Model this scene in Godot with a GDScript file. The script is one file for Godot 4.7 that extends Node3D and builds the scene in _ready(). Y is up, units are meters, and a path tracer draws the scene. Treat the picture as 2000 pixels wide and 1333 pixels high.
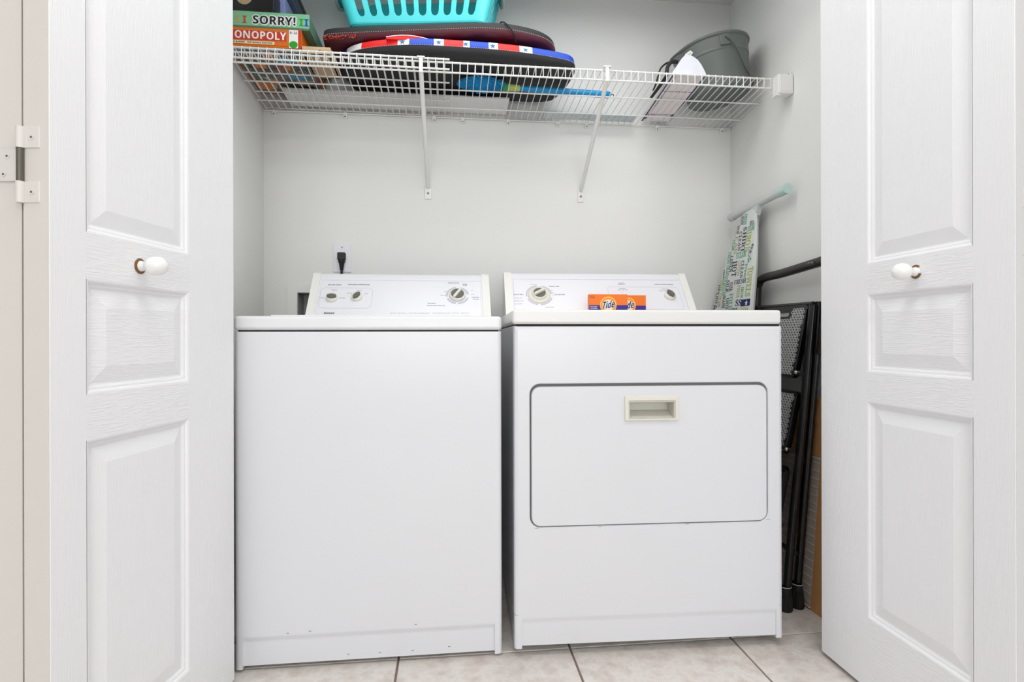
extends Node3D
# A laundry closet behind open bifold doors: washer, dryer, wire shelf with games, boards, basket and bucket, ironing board and step stool.

const YAW := 6.33            # the camera looks a little to the right of straight in
var M := {}                  # materials
var used := {}               # names taken under each parent
var bold: SystemFont
var plain_font: SystemFont
var serif: SystemFont
var rng := RandomNumberGenerator.new()


func _ready() -> void:
	rng.seed = 7
	# ---------- camera ----------
	var cam := Camera3D.new()
	cam.name = "camera"
	add_child(cam)
	var near := 0.05
	cam.set_frustum(2.0 * near * 666.5 / 1109.0, Vector2(0, -near * 5.5 / 1109.0), near, 60.0)
	cam.transform = Transform3D(Basis(Vector3.UP, deg_to_rad(-YAW)) * Basis(Vector3.BACK, deg_to_rad(-0.13)), Vector3(0, 0.85, 0))
	cam.current = true
	# ---------- sky and exposure ----------
	var we := WorldEnvironment.new()
	we.name = "surroundings"
	var env := Environment.new()
	env.background_mode = Environment.BG_COLOR
	env.background_color = Color(0.75, 0.8, 0.86)
	env.tonemap_mode = Environment.TONE_MAPPER_LINEAR
	env.tonemap_exposure = 1.03
	env.sdfgi_enabled = true
	env.ssao_enabled = true
	env.ssil_enabled = true
	we.environment = env
	add_child(we)
	make_materials()
	# ---------- the room's lamps ----------
	ceiling_lamp(Vector3(0.25, 2.44, -0.60), Vector2(1.4, 0.5), 0.84, "long flat white ceiling light just outside the closet doors")
	ceiling_lamp(Vector3(0.2, 2.44, 0.9), Vector2(1.2, 0.6), 1.3, "flat white ceiling light in the room behind the camera")
	ceiling_lamp(Vector3(0.24, 2.266, -1.72), Vector2(1.2, 0.25), 0.38, "narrow flat light on the closet ceiling above the shelf")
	window_light()
	# ---------- the setting ----------
	build_room()
	build_floor()
	build_doors()
	# ---------- the things ----------
	build_washer()
	build_dryer()
	build_shelf()
	build_wall_fittings()
	build_games()
	build_boards()
	build_basket()
	build_duster()
	build_papers()
	build_package()
	build_bucket()
	build_detergent()
	build_ironing_board()
	build_step_stool()
	build_leaning_panels()


# =====================================================================
# helpers: names, metas, nodes
# =====================================================================
func numbered(parent: Node, called: String) -> String:
	var key := str(parent.get_instance_id()) + called
	var n: int = used.get(key, 0)
	used[key] = n + 1
	return called if n == 0 else "%s_%03d" % [called, n]


func thing(called: String, label: String, category: String, at := Vector3.ZERO, turn := Vector3.ZERO, group := "") -> Node3D:
	var o := Node3D.new()
	o.name = numbered(self, called)
	add_child(o, true)
	o.position = at
	o.rotation = turn
	tag(o, label, category, group)
	return o


func tag(o: Node, label: String, category: String, group := "") -> void:
	o.set_meta("label", label)
	o.set_meta("category", category)
	if group:
		o.set_meta("group", group)


func part(parent: Node, called: String, st: SurfaceTool, mat: Material, xf := Transform3D.IDENTITY) -> MeshInstance3D:
	return inst(parent, called, st.commit(), mat, xf)


func inst(parent: Node, called: String, mesh: Mesh, mat: Material, xf := Transform3D.IDENTITY) -> MeshInstance3D:
	var o := MeshInstance3D.new()
	o.name = numbered(parent, called)
	o.mesh = mesh
	o.material_override = mat
	o.transform = xf
	parent.add_child(o, true)
	return o


func struct(called: String, st: SurfaceTool, mat: Material, label: String, category: String) -> MeshInstance3D:
	var o := part(self, called, st, mat)
	o.set_meta("kind", "structure")
	tag(o, label, category)
	return o


# =====================================================================
# helpers: shapes
# =====================================================================
func mb() -> SurfaceTool:
	var st := SurfaceTool.new()
	st.begin(Mesh.PRIMITIVE_TRIANGLES)
	return st


func vtx(st: SurfaceTool, p: Vector3, n: Vector3, uv := Vector2.ZERO) -> void:
	st.set_normal(n)
	st.set_uv(uv)
	st.add_vertex(p)


func tri(st: SurfaceTool, a: Vector3, b: Vector3, c: Vector3, na: Vector3, nb: Vector3, nc: Vector3) -> void:
	var g := (b - a).cross(c - a)
	if g.length_squared() < 1e-18:
		return
	if g.dot(na + nb + nc) > 0:
		vtx(st, a, na); vtx(st, c, nc); vtx(st, b, nb)
	else:
		vtx(st, a, na); vtx(st, b, nb); vtx(st, c, nc)


func quad(st: SurfaceTool, a: Vector3, b: Vector3, c: Vector3, d: Vector3, n: Vector3) -> void:
	var g := (c - a).cross(d - b)
	if g.length_squared() > 1e-18:
		g = g.normalized()
		n = g if g.dot(n) > 0 else -g
	tri(st, a, b, c, n, n, n)
	tri(st, a, c, d, n, n, n)


func quad_n(st: SurfaceTool, a: Vector3, b: Vector3, c: Vector3, d: Vector3, na: Vector3, nb: Vector3, nc: Vector3, nd: Vector3) -> void:
	tri(st, a, b, c, na, nb, nc)
	tri(st, a, c, d, na, nc, nd)


func quad_uv(st: SurfaceTool, a: Vector3, b: Vector3, c: Vector3, d: Vector3, n: Vector3) -> void:   # a lower left, b lower right, c upper right, d upper left
	var uv := [Vector2(0, 1), Vector2(1, 1), Vector2(1, 0), Vector2(0, 0)]
	var p := [a, b, c, d]
	var cw := (b - a).cross(c - a).dot(n) < 0
	for k in ([0, 1, 2, 0, 2, 3] if cw else [0, 2, 1, 0, 3, 2]):
		vtx(st, p[k], n, uv[k])


func rbox(st: SurfaceTool, c: Vector3, size: Vector3, r: float, xf := Transform3D.IDENTITY, segs := 2) -> void:
	var h := size / 2.0
	r = minf(r, minf(h.x, minf(h.y, h.z)) * 0.999)
	var ticks := []
	for ax in 3:
		var t := []
		for k in segs:
			t.append(-(h[ax] - r) - r * tan(deg_to_rad(45.0 * (segs - k) / segs)))
		t.append(-(h[ax] - r))
		t.append(h[ax] - r)
		for k in segs:
			t.append((h[ax] - r) + r * tan(deg_to_rad(45.0 * (k + 1) / segs)))
		ticks.append(t)
	for ax in 3:
		var u := (ax + 1) % 3
		var v := (ax + 2) % 3
		for sg in [-1.0, 1.0]:
			var P := []
			var N := []
			for a in ticks[u]:
				for b in ticks[v]:
					var p := Vector3.ZERO
					p[ax] = sg * h[ax]; p[u] = a; p[v] = b
					var inner := p.clamp(-(h - Vector3.ONE * r), h - Vector3.ONE * r)
					var d := (p - inner).normalized()
					P.append(xf * (c + inner + d * r))
					N.append((xf.basis * d).normalized())
			var w: int = ticks[v].size()
			for i in ticks[u].size() - 1:
				for j in w - 1:
					var k: int = i * w + j
					quad_n(st, P[k], P[k + 1], P[k + w + 1], P[k + w], N[k], N[k + 1], N[k + w + 1], N[k + w])


func box(st: SurfaceTool, lo: Vector3, hi: Vector3, r := 0.0, xf := Transform3D.IDENTITY) -> void:
	if r > 0:
		rbox(st, (lo + hi) / 2.0, hi - lo, r, xf)
		return
	var p := []
	for k in 8:
		p.append(xf * Vector3(hi.x if k & 1 else lo.x, hi.y if k & 2 else lo.y, hi.z if k & 4 else lo.z))
	for f in [[0, 2, 6, 4, -1, 0, 0], [1, 3, 7, 5, 1, 0, 0], [0, 1, 5, 4, 0, -1, 0], [2, 3, 7, 6, 0, 1, 0], [0, 1, 3, 2, 0, 0, -1], [4, 5, 7, 6, 0, 0, 1]]:
		quad(st, p[f[0]], p[f[1]], p[f[2]], p[f[3]], xf.basis * Vector3(f[4], f[5], f[6]))


func lathe(st: SurfaceTool, prof: Array, n := 24, xf := Transform3D.IDENTITY, sweep := TAU, start := 0.0) -> void:   # prof: Vector2(radius, height), going up the outside
	var m := prof.size()
	var nrm := []
	for i in m - 1:
		var d: Vector2 = prof[i + 1] - prof[i]
		nrm.append(Vector2(d.y, -d.x).normalized())
	for i in m - 1:
		var n0: Vector2 = nrm[i]
		var n1: Vector2 = nrm[i]
		if i > 0 and nrm[i - 1].dot(nrm[i]) > 0.6:
			n0 = (nrm[i - 1] + nrm[i]).normalized()
		if i < m - 2 and nrm[i + 1].dot(nrm[i]) > 0.6:
			n1 = (nrm[i + 1] + nrm[i]).normalized()
		for k in n:
			var a0 := start + sweep * k / n
			var a1 := start + sweep * (k + 1) / n
			var e0 := Vector3(cos(a0), 0, sin(a0))
			var e1 := Vector3(cos(a1), 0, sin(a1))
			var up := Vector3.UP
			var P := func(e: Vector3, q: Vector2) -> Vector3: return xf * (e * q.x + up * q.y)
			var N := func(e: Vector3, q: Vector2) -> Vector3: return (xf.basis * (e * q.x + up * q.y)).normalized()
			quad_n(st, P.call(e0, prof[i]), P.call(e1, prof[i]), P.call(e1, prof[i + 1]), P.call(e0, prof[i + 1]), N.call(e0, n0), N.call(e1, n0), N.call(e1, n1), N.call(e0, n1))


func tube(st: SurfaceTool, pts: Array, r: float, n := 8, caps := true, flat := 1.0) -> void:
	var m := pts.size()
	var rings := []
	var nors := []
	var up := Vector3.ZERO
	for i in m:
		var t: Vector3 = (pts[mini(i + 1, m - 1)] - pts[maxi(i - 1, 0)]).normalized()
		if i == 0:
			up = t.cross(Vector3.UP if absf(t.y) < 0.9 else Vector3.RIGHT).normalized()
		up = (up - t * up.dot(t)).normalized()
		var side := t.cross(up).normalized()
		var ring := []
		var nn := []
		for k in n:
			var a := TAU * k / n
			ring.append(pts[i] + (up * cos(a) + side * sin(a) * flat) * r)
			nn.append((up * cos(a) + side * sin(a)).normalized())
		rings.append(ring)
		nors.append(nn)
	for i in m - 1:
		for k in n:
			var l := (k + 1) % n
			quad_n(st, rings[i][k], rings[i][l], rings[i + 1][l], rings[i + 1][k], nors[i][k], nors[i][l], nors[i + 1][l], nors[i + 1][k])
	if caps:
		for e in [0, m - 1]:
			var t: Vector3 = (pts[0] - pts[1]) if e == 0 else (pts[m - 1] - pts[m - 2])
			t = t.normalized()
			for k in n - 2:
				tri(st, rings[e][0], rings[e][k + 1], rings[e][k + 2], t, t, t)


func smooth_path(pts: Array, steps := 6) -> Array:
	var out := []
	var m := pts.size()
	for i in m - 1:
		for k in steps:
			out.append(pts[i].cubic_interpolate(pts[i + 1], pts[maxi(i - 1, 0)], pts[mini(i + 2, m - 1)], float(k) / steps))
	out.append(pts[m - 1])
	return out


func extrude(st: SurfaceTool, poly: PackedVector2Array, z0: float, z1: float, xf := Transform3D.IDENTITY, smooth := false) -> void:
	if Geometry2D.is_polygon_clockwise(poly):
		poly.reverse()
	var ids := Geometry2D.triangulate_polygon(poly)
	for z in [z0, z1]:
		var n := xf.basis * Vector3(0, 0, 1 if z == z1 else -1)
		for k in range(0, ids.size(), 3):
			var p := []
			for l in 3:
				var q: Vector2 = poly[ids[k + l]]
				p.append(xf * Vector3(q.x, q.y, z))
			tri(st, p[0], p[1], p[2], n, n, n)
	var m := poly.size()
	var nn := []
	for k in m:
		var d := poly[(k + 1) % m] - poly[k]
		nn.append(Vector2(d.y, -d.x).normalized())
	for k in m:
		var a := poly[k]
		var b := poly[(k + 1) % m]
		var n0: Vector2 = nn[k]
		var n1: Vector2 = nn[k]
		if smooth:
			if nn[(k + m - 1) % m].dot(nn[k]) > 0.7:
				n0 = (nn[k] + nn[(k + m - 1) % m]).normalized()
			if nn[(k + 1) % m].dot(nn[k]) > 0.7:
				n1 = (nn[k] + nn[(k + 1) % m]).normalized()
		var w0 := xf.basis * Vector3(n0.x, n0.y, 0)
		var w1 := xf.basis * Vector3(n1.x, n1.y, 0)
		quad_n(st, xf * Vector3(a.x, a.y, z0), xf * Vector3(b.x, b.y, z0), xf * Vector3(b.x, b.y, z1), xf * Vector3(a.x, a.y, z1), w0, w1, w1, w0)


func rrect(x0: float, x1: float, y0: float, y1: float, r: float, n := 6) -> Array:   # counter-clockwise, 4 * (n + 1) points
	var out := []
	var cs := [Vector2(x1 - r, y0 + r), Vector2(x1 - r, y1 - r), Vector2(x0 + r, y1 - r), Vector2(x0 + r, y0 + r)]
	for c in 4:
		for k in n + 1:
			var a := -PI / 2 + PI / 2 * (c + float(k) / n)
			out.append(cs[c] + Vector2(cos(a), sin(a)) * r)
	return out


func loft(st: SurfaceTool, loops: Array, zs: Array, xf := Transform3D.IDENTITY, flip := false) -> void:   # strips between loops of equally many points; normals point away from the loop's middle or to +z
	for i in loops.size() - 1:
		var A: Array = loops[i]
		var B: Array = loops[i + 1]
		var m := A.size()
		for k in m:
			var l := (k + 1) % m
			var a := Vector3(A[k].x, A[k].y, zs[i])
			var b := Vector3(A[l].x, A[l].y, zs[i])
			var c := Vector3(B[l].x, B[l].y, zs[i + 1])
			var d := Vector3(B[k].x, B[k].y, zs[i + 1])
			var n := (c - a).cross(d - b)
			if n.length_squared() < 1e-16:
				continue
			n = n.normalized()
			var e: Vector2 = A[l] - A[k] if A[l] != A[k] else B[l] - B[k]
			var outw := Vector3(e.y, -e.x, 0).normalized()
			var want := outw + Vector3(0, 0, 1)
			if flip:
				want = -outw + Vector3(0, 0, 1)
			if n.dot(want) < 0:
				n = -n
			quad(st, xf * a, xf * b, xf * c, xf * d, xf.basis * n)


func fill(st: SurfaceTool, poly: Array, z: float, xf := Transform3D.IDENTITY, nz := 1.0) -> void:
	var pk := PackedVector2Array(poly)
	var ids := Geometry2D.triangulate_polygon(pk)
	var n := xf.basis * Vector3(0, 0, nz)
	for k in range(0, ids.size(), 3):
		var p := []
		for l in 3:
			p.append(xf * Vector3(pk[ids[k + l]].x, pk[ids[k + l]].y, z))
		tri(st, p[0], p[1], p[2], n, n, n)


func ringbar(st: SurfaceTool, loop_out: Array, loop_in: Array, z0: float, z1: float, xf := Transform3D.IDENTITY) -> void:   # a flat ring with thickness
	loft(st, [loop_out, loop_out], [z0, z1], xf)
	loft(st, [loop_out, loop_in], [z1, z1], xf)
	loft(st, [loop_in, loop_in], [z1, z0], xf, true)


func rect_like(x0: float, x1: float, y0: float, y1: float, n := 6) -> Array:   # a sharp rectangle with as many points as rrect
	return rrect(x0, x1, y0, y1, 0.00001, n)


func txt(st: SurfaceTool, words: String, xf: Transform3D, w: float, h: float, font: Font, depth := 0.0006, size := 28) -> void:
	var tm := TextMesh.new()
	tm.text = words
	tm.font = font
	tm.font_size = size
	tm.pixel_size = 0.01
	tm.depth = 0.02
	tm.curve_step = 2.0 if size < 40 else 1.2
	var bb := tm.get_aabb()
	if bb.size.x <= 0 or bb.size.y <= 0:
		return
	var sx := w / bb.size.x
	var sy := (h / bb.size.y) if h > 0 else sx
	if w <= 0:
		sx = sy
	var c := bb.get_center()
	var fit := Transform3D(Basis.from_scale(Vector3(sx, sy, depth / 0.02)), Vector3.ZERO) * Transform3D(Basis.IDENTITY, Vector3(-c.x, -c.y, -c.z))
	st.append_from(tm, 0, xf * fit)


func lettering(parent: Node, words: String, mat: Material, xf: Transform3D, w: float, h: float, font: Font, depth := 0.0006, size := 28) -> void:
	var st := mb()
	txt(st, words, xf, w, h, font, depth, size)
	part(parent, "lettering", st, mat)


func disc(st: SurfaceTool, r: float, z0: float, z1: float, xf: Transform3D, n := 24, r0 := 0.0) -> void:   # a disc or ring facing +z
	var a := []
	var b := []
	for k in n:
		var e := Vector2(cos(TAU * k / n), sin(TAU * k / n))
		a.append(e * r)
		b.append(e * r0)
	loft(st, [a, a], [z0, z1], xf)
	if r0 > 0:
		loft(st, [a, b], [z1, z1], xf)
		loft(st, [b, b], [z1, z0], xf, true)
	else:
		fill(st, a, z1, xf)


func at(x: float, y: float, z: float, b := Basis.IDENTITY) -> Transform3D:
	return Transform3D(b, Vector3(x, y, z))


# =====================================================================
# materials
# =====================================================================
func mat(c: Color, rough: float, metal := 0.0, spec := 0.5) -> StandardMaterial3D:
	var m := StandardMaterial3D.new()
	m.albedo_color = c
	m.roughness = rough
	m.metallic = metal
	m.metallic_specular = spec
	return m


func g(v: float) -> Color:
	return Color(v, v, v)


func noise_tex(freq: float, size := 512, normal := 0.0, oct := 4, cells := false) -> NoiseTexture2D:
	var n := FastNoiseLite.new()
	n.seed = 3
	n.noise_type = FastNoiseLite.TYPE_CELLULAR if cells else FastNoiseLite.TYPE_SIMPLEX_SMOOTH
	n.frequency = freq
	n.fractal_octaves = oct
	var t := NoiseTexture2D.new()
	t.width = size
	t.height = size
	t.seamless = true
	t.noise = n
	if normal > 0:
		t.as_normal_map = true
		t.bump_strength = normal
	return t


func bumpy(m: StandardMaterial3D, t: Texture2D, scale: Vector3, amount := 1.0) -> StandardMaterial3D:
	m.normal_enabled = true
	m.normal_texture = t
	m.normal_scale = amount
	m.uv1_triplanar = true
	m.uv1_scale = scale
	return m


func grain_image(along_x: bool) -> ImageTexture:
	var im := Image.create(512, 512, false, Image.FORMAT_RGB8)
	var n := FastNoiseLite.new()
	n.seed = 11
	n.frequency = 0.02
	n.fractal_octaves = 4
	for y in 512:
		for x in 512:
			var v: float
			var u := float(x)
			var w := float(y)
			if not along_x:
				u = float(y); w = float(x)
			# blend at the far edge so that the picture repeats without a seam
			var k := smoothstep(400.0, 512.0, w)
			v = lerpf(n.get_noise_2d(u * 0.35, w * 4.5), n.get_noise_2d(u * 0.35, (w - 512.0) * 4.5), k)
			v = smoothstep(-0.1, 0.45, v)
			im.set_pixel(x, y, Color(v, v, v))
	im.bump_map_to_normal_map(2.2)
	return ImageTexture.create_from_image(im)


func make_materials() -> void:
	bold = SystemFont.new()
	bold.font_names = PackedStringArray(["Droid Sans"])
	bold.font_weight = 700
	plain_font = SystemFont.new()
	plain_font.font_names = PackedStringArray(["Droid Sans"])
	serif = SystemFont.new()
	serif.font_names = PackedStringArray(["Droid Serif"])
	serif.font_weight = 700
	var orange_peel := noise_tex(0.06, 512, 3.0)
	M.wall = bumpy(mat(Color(0.925, 0.928, 0.922), 0.75), orange_peel, Vector3.ONE * 3.0, 0.10)
	M.wall.uv1_world_triplanar = true
	M.room = mat(Color(0.93, 0.93, 0.93), 0.8)
	M.ceiling = mat(Color(0.90, 0.90, 0.89), 0.9)
	M.patch = mat(Color(0.93, 0.93, 0.925), 0.5)
	M.door = mat(Color(0.955, 0.958, 0.97), 0.42)
	M.stile = bumpy(mat(Color(0.955, 0.958, 0.97), 0.42), grain_image(false), Vector3.ONE * 5.0, 0.17)
	M.rail = bumpy(mat(Color(0.955, 0.958, 0.97), 0.42), grain_image(true), Vector3.ONE * 5.0, 0.42)
	M.edge = mat(Color(0.885, 0.868, 0.85), 0.6)
	M.edge_cool = mat(Color(0.85, 0.855, 0.865), 0.6)
	M.hinge = mat(Color(0.90, 0.885, 0.87), 0.4)
	M.pin = mat(Color(0.42, 0.41, 0.38), 0.45, 0.6)
	M.rust = mat(Color(0.50, 0.36, 0.20), 0.7, 0.2)
	M.porcelain = mat(Color(0.965, 0.965, 0.96), 0.12)
	M.enamel = mat(Color(0.89, 0.895, 0.915), 0.25)
	M.enamel_top = mat(Color(0.91, 0.915, 0.93), 0.25)
	M.enamel_warm = mat(Color(0.91, 0.91, 0.905), 0.28)
	M.console = mat(Color(0.93, 0.935, 0.96), 0.3)
	M.cap = mat(Color(0.945, 0.945, 0.93), 0.4)
	M.gap = mat(g(0.52), 0.8)
	M.dark = mat(g(0.10), 0.8)
	M.cream = mat(Color(0.90, 0.89, 0.85), 0.4)
	M.grip = mat(Color(0.40, 0.40, 0.38), 0.5)
	M.lilac = mat(Color(0.78, 0.78, 0.85), 0.5)
	M.print = mat(Color(0.36, 0.36, 0.43), 0.6)
	M.print_faint = mat(Color(0.68, 0.68, 0.74), 0.6)
	M.ink = mat(Color(0.07, 0.07, 0.09), 0.6)
	M.wire = mat(Color(0.93, 0.93, 0.92), 0.35)
	M.plastic = mat(Color(0.93, 0.93, 0.925), 0.4)
	M.plate = mat(Color(0.925, 0.925, 0.95), 0.3)
	M.black = mat(g(0.07), 0.5)
	M.rubber = mat(g(0.10), 0.7)
	M.screw = mat(g(0.45), 0.4, 0.7)
	M.teal = mat(Color(0.30, 0.85, 0.88), 0.35)
	M.teal_rim = mat(Color(0.22, 0.66, 0.68), 0.4)
	M.strap = mat(Color(0.80, 0.80, 0.75), 0.5)
	M.bucket = mat(Color(0.405, 0.43, 0.42), 0.45)
	M.bucket_wire = mat(Color(0.33, 0.34, 0.34), 0.4, 0.5)
	M.foam_black = bumpy(mat(Color(0.155, 0.15, 0.16), 0.7), noise_tex(0.2, 256, 4.0), Vector3.ONE * 12, 0.35)
	M.maroon = bumpy(mat(Color(0.33, 0.09, 0.15), 0.55), noise_tex(0.05, 256, 2.0), Vector3.ONE * 5, 0.4)
	M.red = mat(Color(0.90, 0.10, 0.10), 0.55)
	M.blue = mat(Color(0.0, 0.27, 0.75), 0.55)
	M.white_cloth = mat(Color(0.92, 0.93, 0.95), 0.6)
	M.star = mat(Color(0.10, 0.45, 0.65), 0.6)
	M.stitch = mat(Color(0.72, 0.72, 0.74), 0.7)
	M.speckle = mat(Color(0.72, 0.25, 0.10), 0.6)
	M.chenille = mat(Color(0.06, 0.58, 0.82), 0.9)
	M.chenille.rim_enabled = true
	M.chenille.rim = 0.4
	M.handle_blue = mat(Color(0.06, 0.58, 0.82), 0.35)
	M.lime = mat(Color(0.74, 0.80, 0.40), 0.4)
	M.leaf_green = mat(Color(0.23, 0.60, 0.38), 0.4)
	M.board_white = mat(Color(0.93, 0.93, 0.925), 0.6)
	M.sheet_grey = mat(Color(0.66, 0.66, 0.665), 0.6)
	M.sheet_blue = mat(Color(0.80, 0.84, 0.86), 0.35)
	M.bag = bumpy(mat(Color(0.90, 0.91, 0.95), 0.4), noise_tex(0.02, 256, 5.0), Vector3.ONE * 4, 0.4)
	M.bag_under = mat(Color(0.96, 0.925, 0.93), 0.6)
	M.purple_line = mat(Color(0.30, 0.28, 0.42), 0.6)
	M.wood = wood_mat(Color(0.82, 0.70, 0.55))
	M.mint = mat(Color(0.76, 0.86, 0.84), 0.4)
	M.grey_paint = mat(Color(0.80, 0.82, 0.81), 0.4)
	M.cover = bumpy(mat(Color(0.87, 0.885, 0.87), 0.85), noise_tex(0.25, 256, 4.0), Vector3.ONE * 10, 0.25)
	M.w_navy = mat(Color(0.08, 0.13, 0.36), 0.8)
	M.w_teal = mat(Color(0.24, 0.64, 0.52), 0.8)
	M.w_lime = mat(Color(0.64, 0.72, 0.35), 0.8)
	M.w_ink = mat(Color(0.17, 0.18, 0.26), 0.8)
	M.w_sand = mat(Color(0.70, 0.69, 0.46), 0.8)
	M.w_plum = mat(Color(0.42, 0.30, 0.42), 0.8)
	M.stool = mat(Color(0.045, 0.045, 0.055), 0.28)
	M.stool_brown = mat(Color(0.13, 0.105, 0.09), 0.35)
	M.stud = mat(g(0.76), 0.32, 0.0, 0.7)
	M.bolt = mat(g(0.75), 0.25, 0.8)
	M.cardboard = bumpy(mat(Color(0.85, 0.63, 0.41), 0.85), noise_tex(0.03, 256, 3.0), Vector3(2, 12, 2), 0.4)
	M.mesh_wire = mat(Color(0.92, 0.91, 0.89), 0.35, 0.0)
	M.mesh_back = mat(Color(0.78, 0.73, 0.69), 0.7)
	M.orange = mat(Color(0.96, 0.47, 0.08), 0.45)
	M.detergent_blue = mat(Color(0.20, 0.09, 0.55), 0.45)
	M.yellow = mat(Color(0.98, 0.76, 0.30), 0.45)
	M.pale = mat(Color(1.0, 0.93, 0.78), 0.45)
	M.white_print = mat(Color(0.95, 0.95, 0.95), 0.5)
	M.blue_print = mat(Color(0.10, 0.10, 0.48), 0.45)
	M.red_print = mat(Color(0.72, 0.16, 0.05), 0.5)
	M.game_green = mat(Color(0.51, 0.77, 0.60), 0.4)
	M.game_green_side = mat(Color(0.36, 0.50, 0.42), 0.45)
	M.game_orange = mat(Color(0.86, 0.44, 0.06), 0.4)
	M.game_red = mat(Color(0.80, 0.22, 0.08), 0.4)
	M.game_black = mat(Color(0.09, 0.08, 0.085), 0.35)
	M.game_navy = mat(Color(0.06, 0.08, 0.30), 0.35)
	M.game_lavender = mat(Color(0.55, 0.60, 0.82), 0.4)
	M.game_steel = mat(Color(0.36, 0.42, 0.54), 0.4)
	M.maroon_print = mat(Color(0.48, 0.16, 0.15), 0.5)
	M.sky_print = mat(Color(0.50, 0.68, 0.78), 0.5)
	M.green_print = mat(Color(0.12, 0.62, 0.12), 0.5)
	M.gold = mat(Color(0.80, 0.62, 0.36), 0.4)
	M.silver = mat(Color(0.66, 0.65, 0.63), 0.4)
	M.lamp = mat(Color.WHITE, 0.6)
	M.lamp.emission_enabled = true
	M.lamp.emission = Color(1.0, 0.98, 0.95)
	M.lamp.emission_energy_multiplier = 1.5
	M.lamp_frame = mat(g(0.9), 0.4)
	M.grout = bumpy(mat(Color(0.56, 0.49, 0.44), 0.95), noise_tex(0.2, 256, 4.0), Vector3.ONE * 6, 0.4)
	M.tiles = []
	for k in 4:
		M.tiles.append(tile_mat(k))


func wood_mat(c: Color) -> StandardMaterial3D:
	var n := FastNoiseLite.new()
	n.seed = 5
	n.frequency = 0.012
	var t := NoiseTexture2D.new()
	t.width = 256; t.height = 256; t.seamless = true; t.noise = n
	var r := Gradient.new()
	r.set_color(0, c.darkened(0.14)); r.set_color(1, c.lightened(0.12))
	t.color_ramp = r
	var m := mat(Color.WHITE, 0.7)
	m.albedo_texture = t
	m.uv1_triplanar = true
	m.uv1_scale = Vector3(3, 30, 3)
	return m


func tile_mat(k: int) -> StandardMaterial3D:
	var n := FastNoiseLite.new()
	n.seed = 20 + k
	n.frequency = 0.008
	n.fractal_octaves = 6
	n.fractal_gain = 0.62
	var t := NoiseTexture2D.new()
	t.width = 512; t.height = 512; t.seamless = true; t.noise = n
	var r := Gradient.new()
	r.offsets = PackedFloat32Array([0.0, 0.38, 0.6, 1.0])
	r.colors = PackedColorArray([Color(0.83, 0.78, 0.75), Color(0.90, 0.87, 0.84), Color(0.94, 0.92, 0.90), Color(0.88, 0.84, 0.805)])
	t.color_ramp = r
	var m := mat(Color.WHITE, 0.34)
	m.albedo_texture = t
	m.uv1_triplanar = true
	m.uv1_scale = Vector3.ONE * 2.6
	m.uv1_offset = Vector3(0.31 * k, 0.17 * k, 0.53 * k)
	m.normal_enabled = true
	m.normal_texture = noise_tex(0.05, 512, 3.0)
	m.normal_scale = 0.18
	return m


# =====================================================================
# the setting
# =====================================================================
func ceiling_lamp(p: Vector3, size: Vector2, energy: float, label: String) -> void:
	var t := thing("ceiling_light", label, "light", p)
	var st := mb()
	var h := size / 2.0
	for s in [-1, 1]:
		box(st, Vector3(s * h.x - 0.015, -0.06, -h.y - 0.015), Vector3(s * h.x + 0.015, 0, h.y + 0.015))
		box(st, Vector3(-h.x + 0.015, -0.06, s * h.y - 0.015), Vector3(h.x - 0.015, 0, s * h.y + 0.015))
	part(t, "frame", st, M.lamp_frame)
	st = mb()
	box(st, Vector3(-h.x + 0.015, -0.05, -h.y + 0.015), Vector3(h.x - 0.015, -0.03, h.y - 0.015))
	part(t, "diffuser", st, M.lamp)
	var l := AreaLight3D.new()
	l.name = "lamp_light"
	l.area_size = size
	l.light_energy = energy
	l.light_color = Color(1.0, 0.995, 0.99)
	l.area_range = 20.0
	l.shadow_enabled = true
	t.add_child(l)
	l.position = Vector3(0, -0.064, 0)
	l.rotation = Vector3(-PI / 2, 0, 0)


func window_light() -> void:
	# a wide window in the far wall behind the camera, bright with daylight
	var t := thing("window_1", "wide bright window in the far wall behind the camera", "window", Vector3(0.2, 1.35, 5.98))
	t.set_meta("kind", "structure")
	var st := mb()
	var hw := 1.7
	var hh := 0.85
	for s in [-1, 0, 1]:
		box(st, Vector3(s * hw - 0.03, -hh, -0.05), Vector3(s * hw + 0.03, hh, 0.02))
	for s in [-1, 1]:
		box(st, Vector3(-hw, s * hh - 0.03, -0.05), Vector3(hw, s * hh + 0.03, 0.02))
	part(t, "window_frame", st, M.lamp_frame)
	for s in [-1, 1]:
		st = mb()
		box(st, Vector3(s * hw / 2 - hw / 2 + 0.03, -hh + 0.03, -0.012), Vector3(s * hw / 2 + hw / 2 - 0.03, hh - 0.03, -0.004))
		part(t, "window_pane", st, M.lamp)
	var l := AreaLight3D.new()
	l.name = "window_light"
	l.area_size = Vector2(2 * hw, 2 * hh)
	l.light_energy = 8.0
	l.light_color = Color(0.955, 0.98, 1.0)
	l.area_range = 30.0
	l.shadow_enabled = true
	t.add_child(l)
	l.position = Vector3(0, 0, -0.06)


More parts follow.
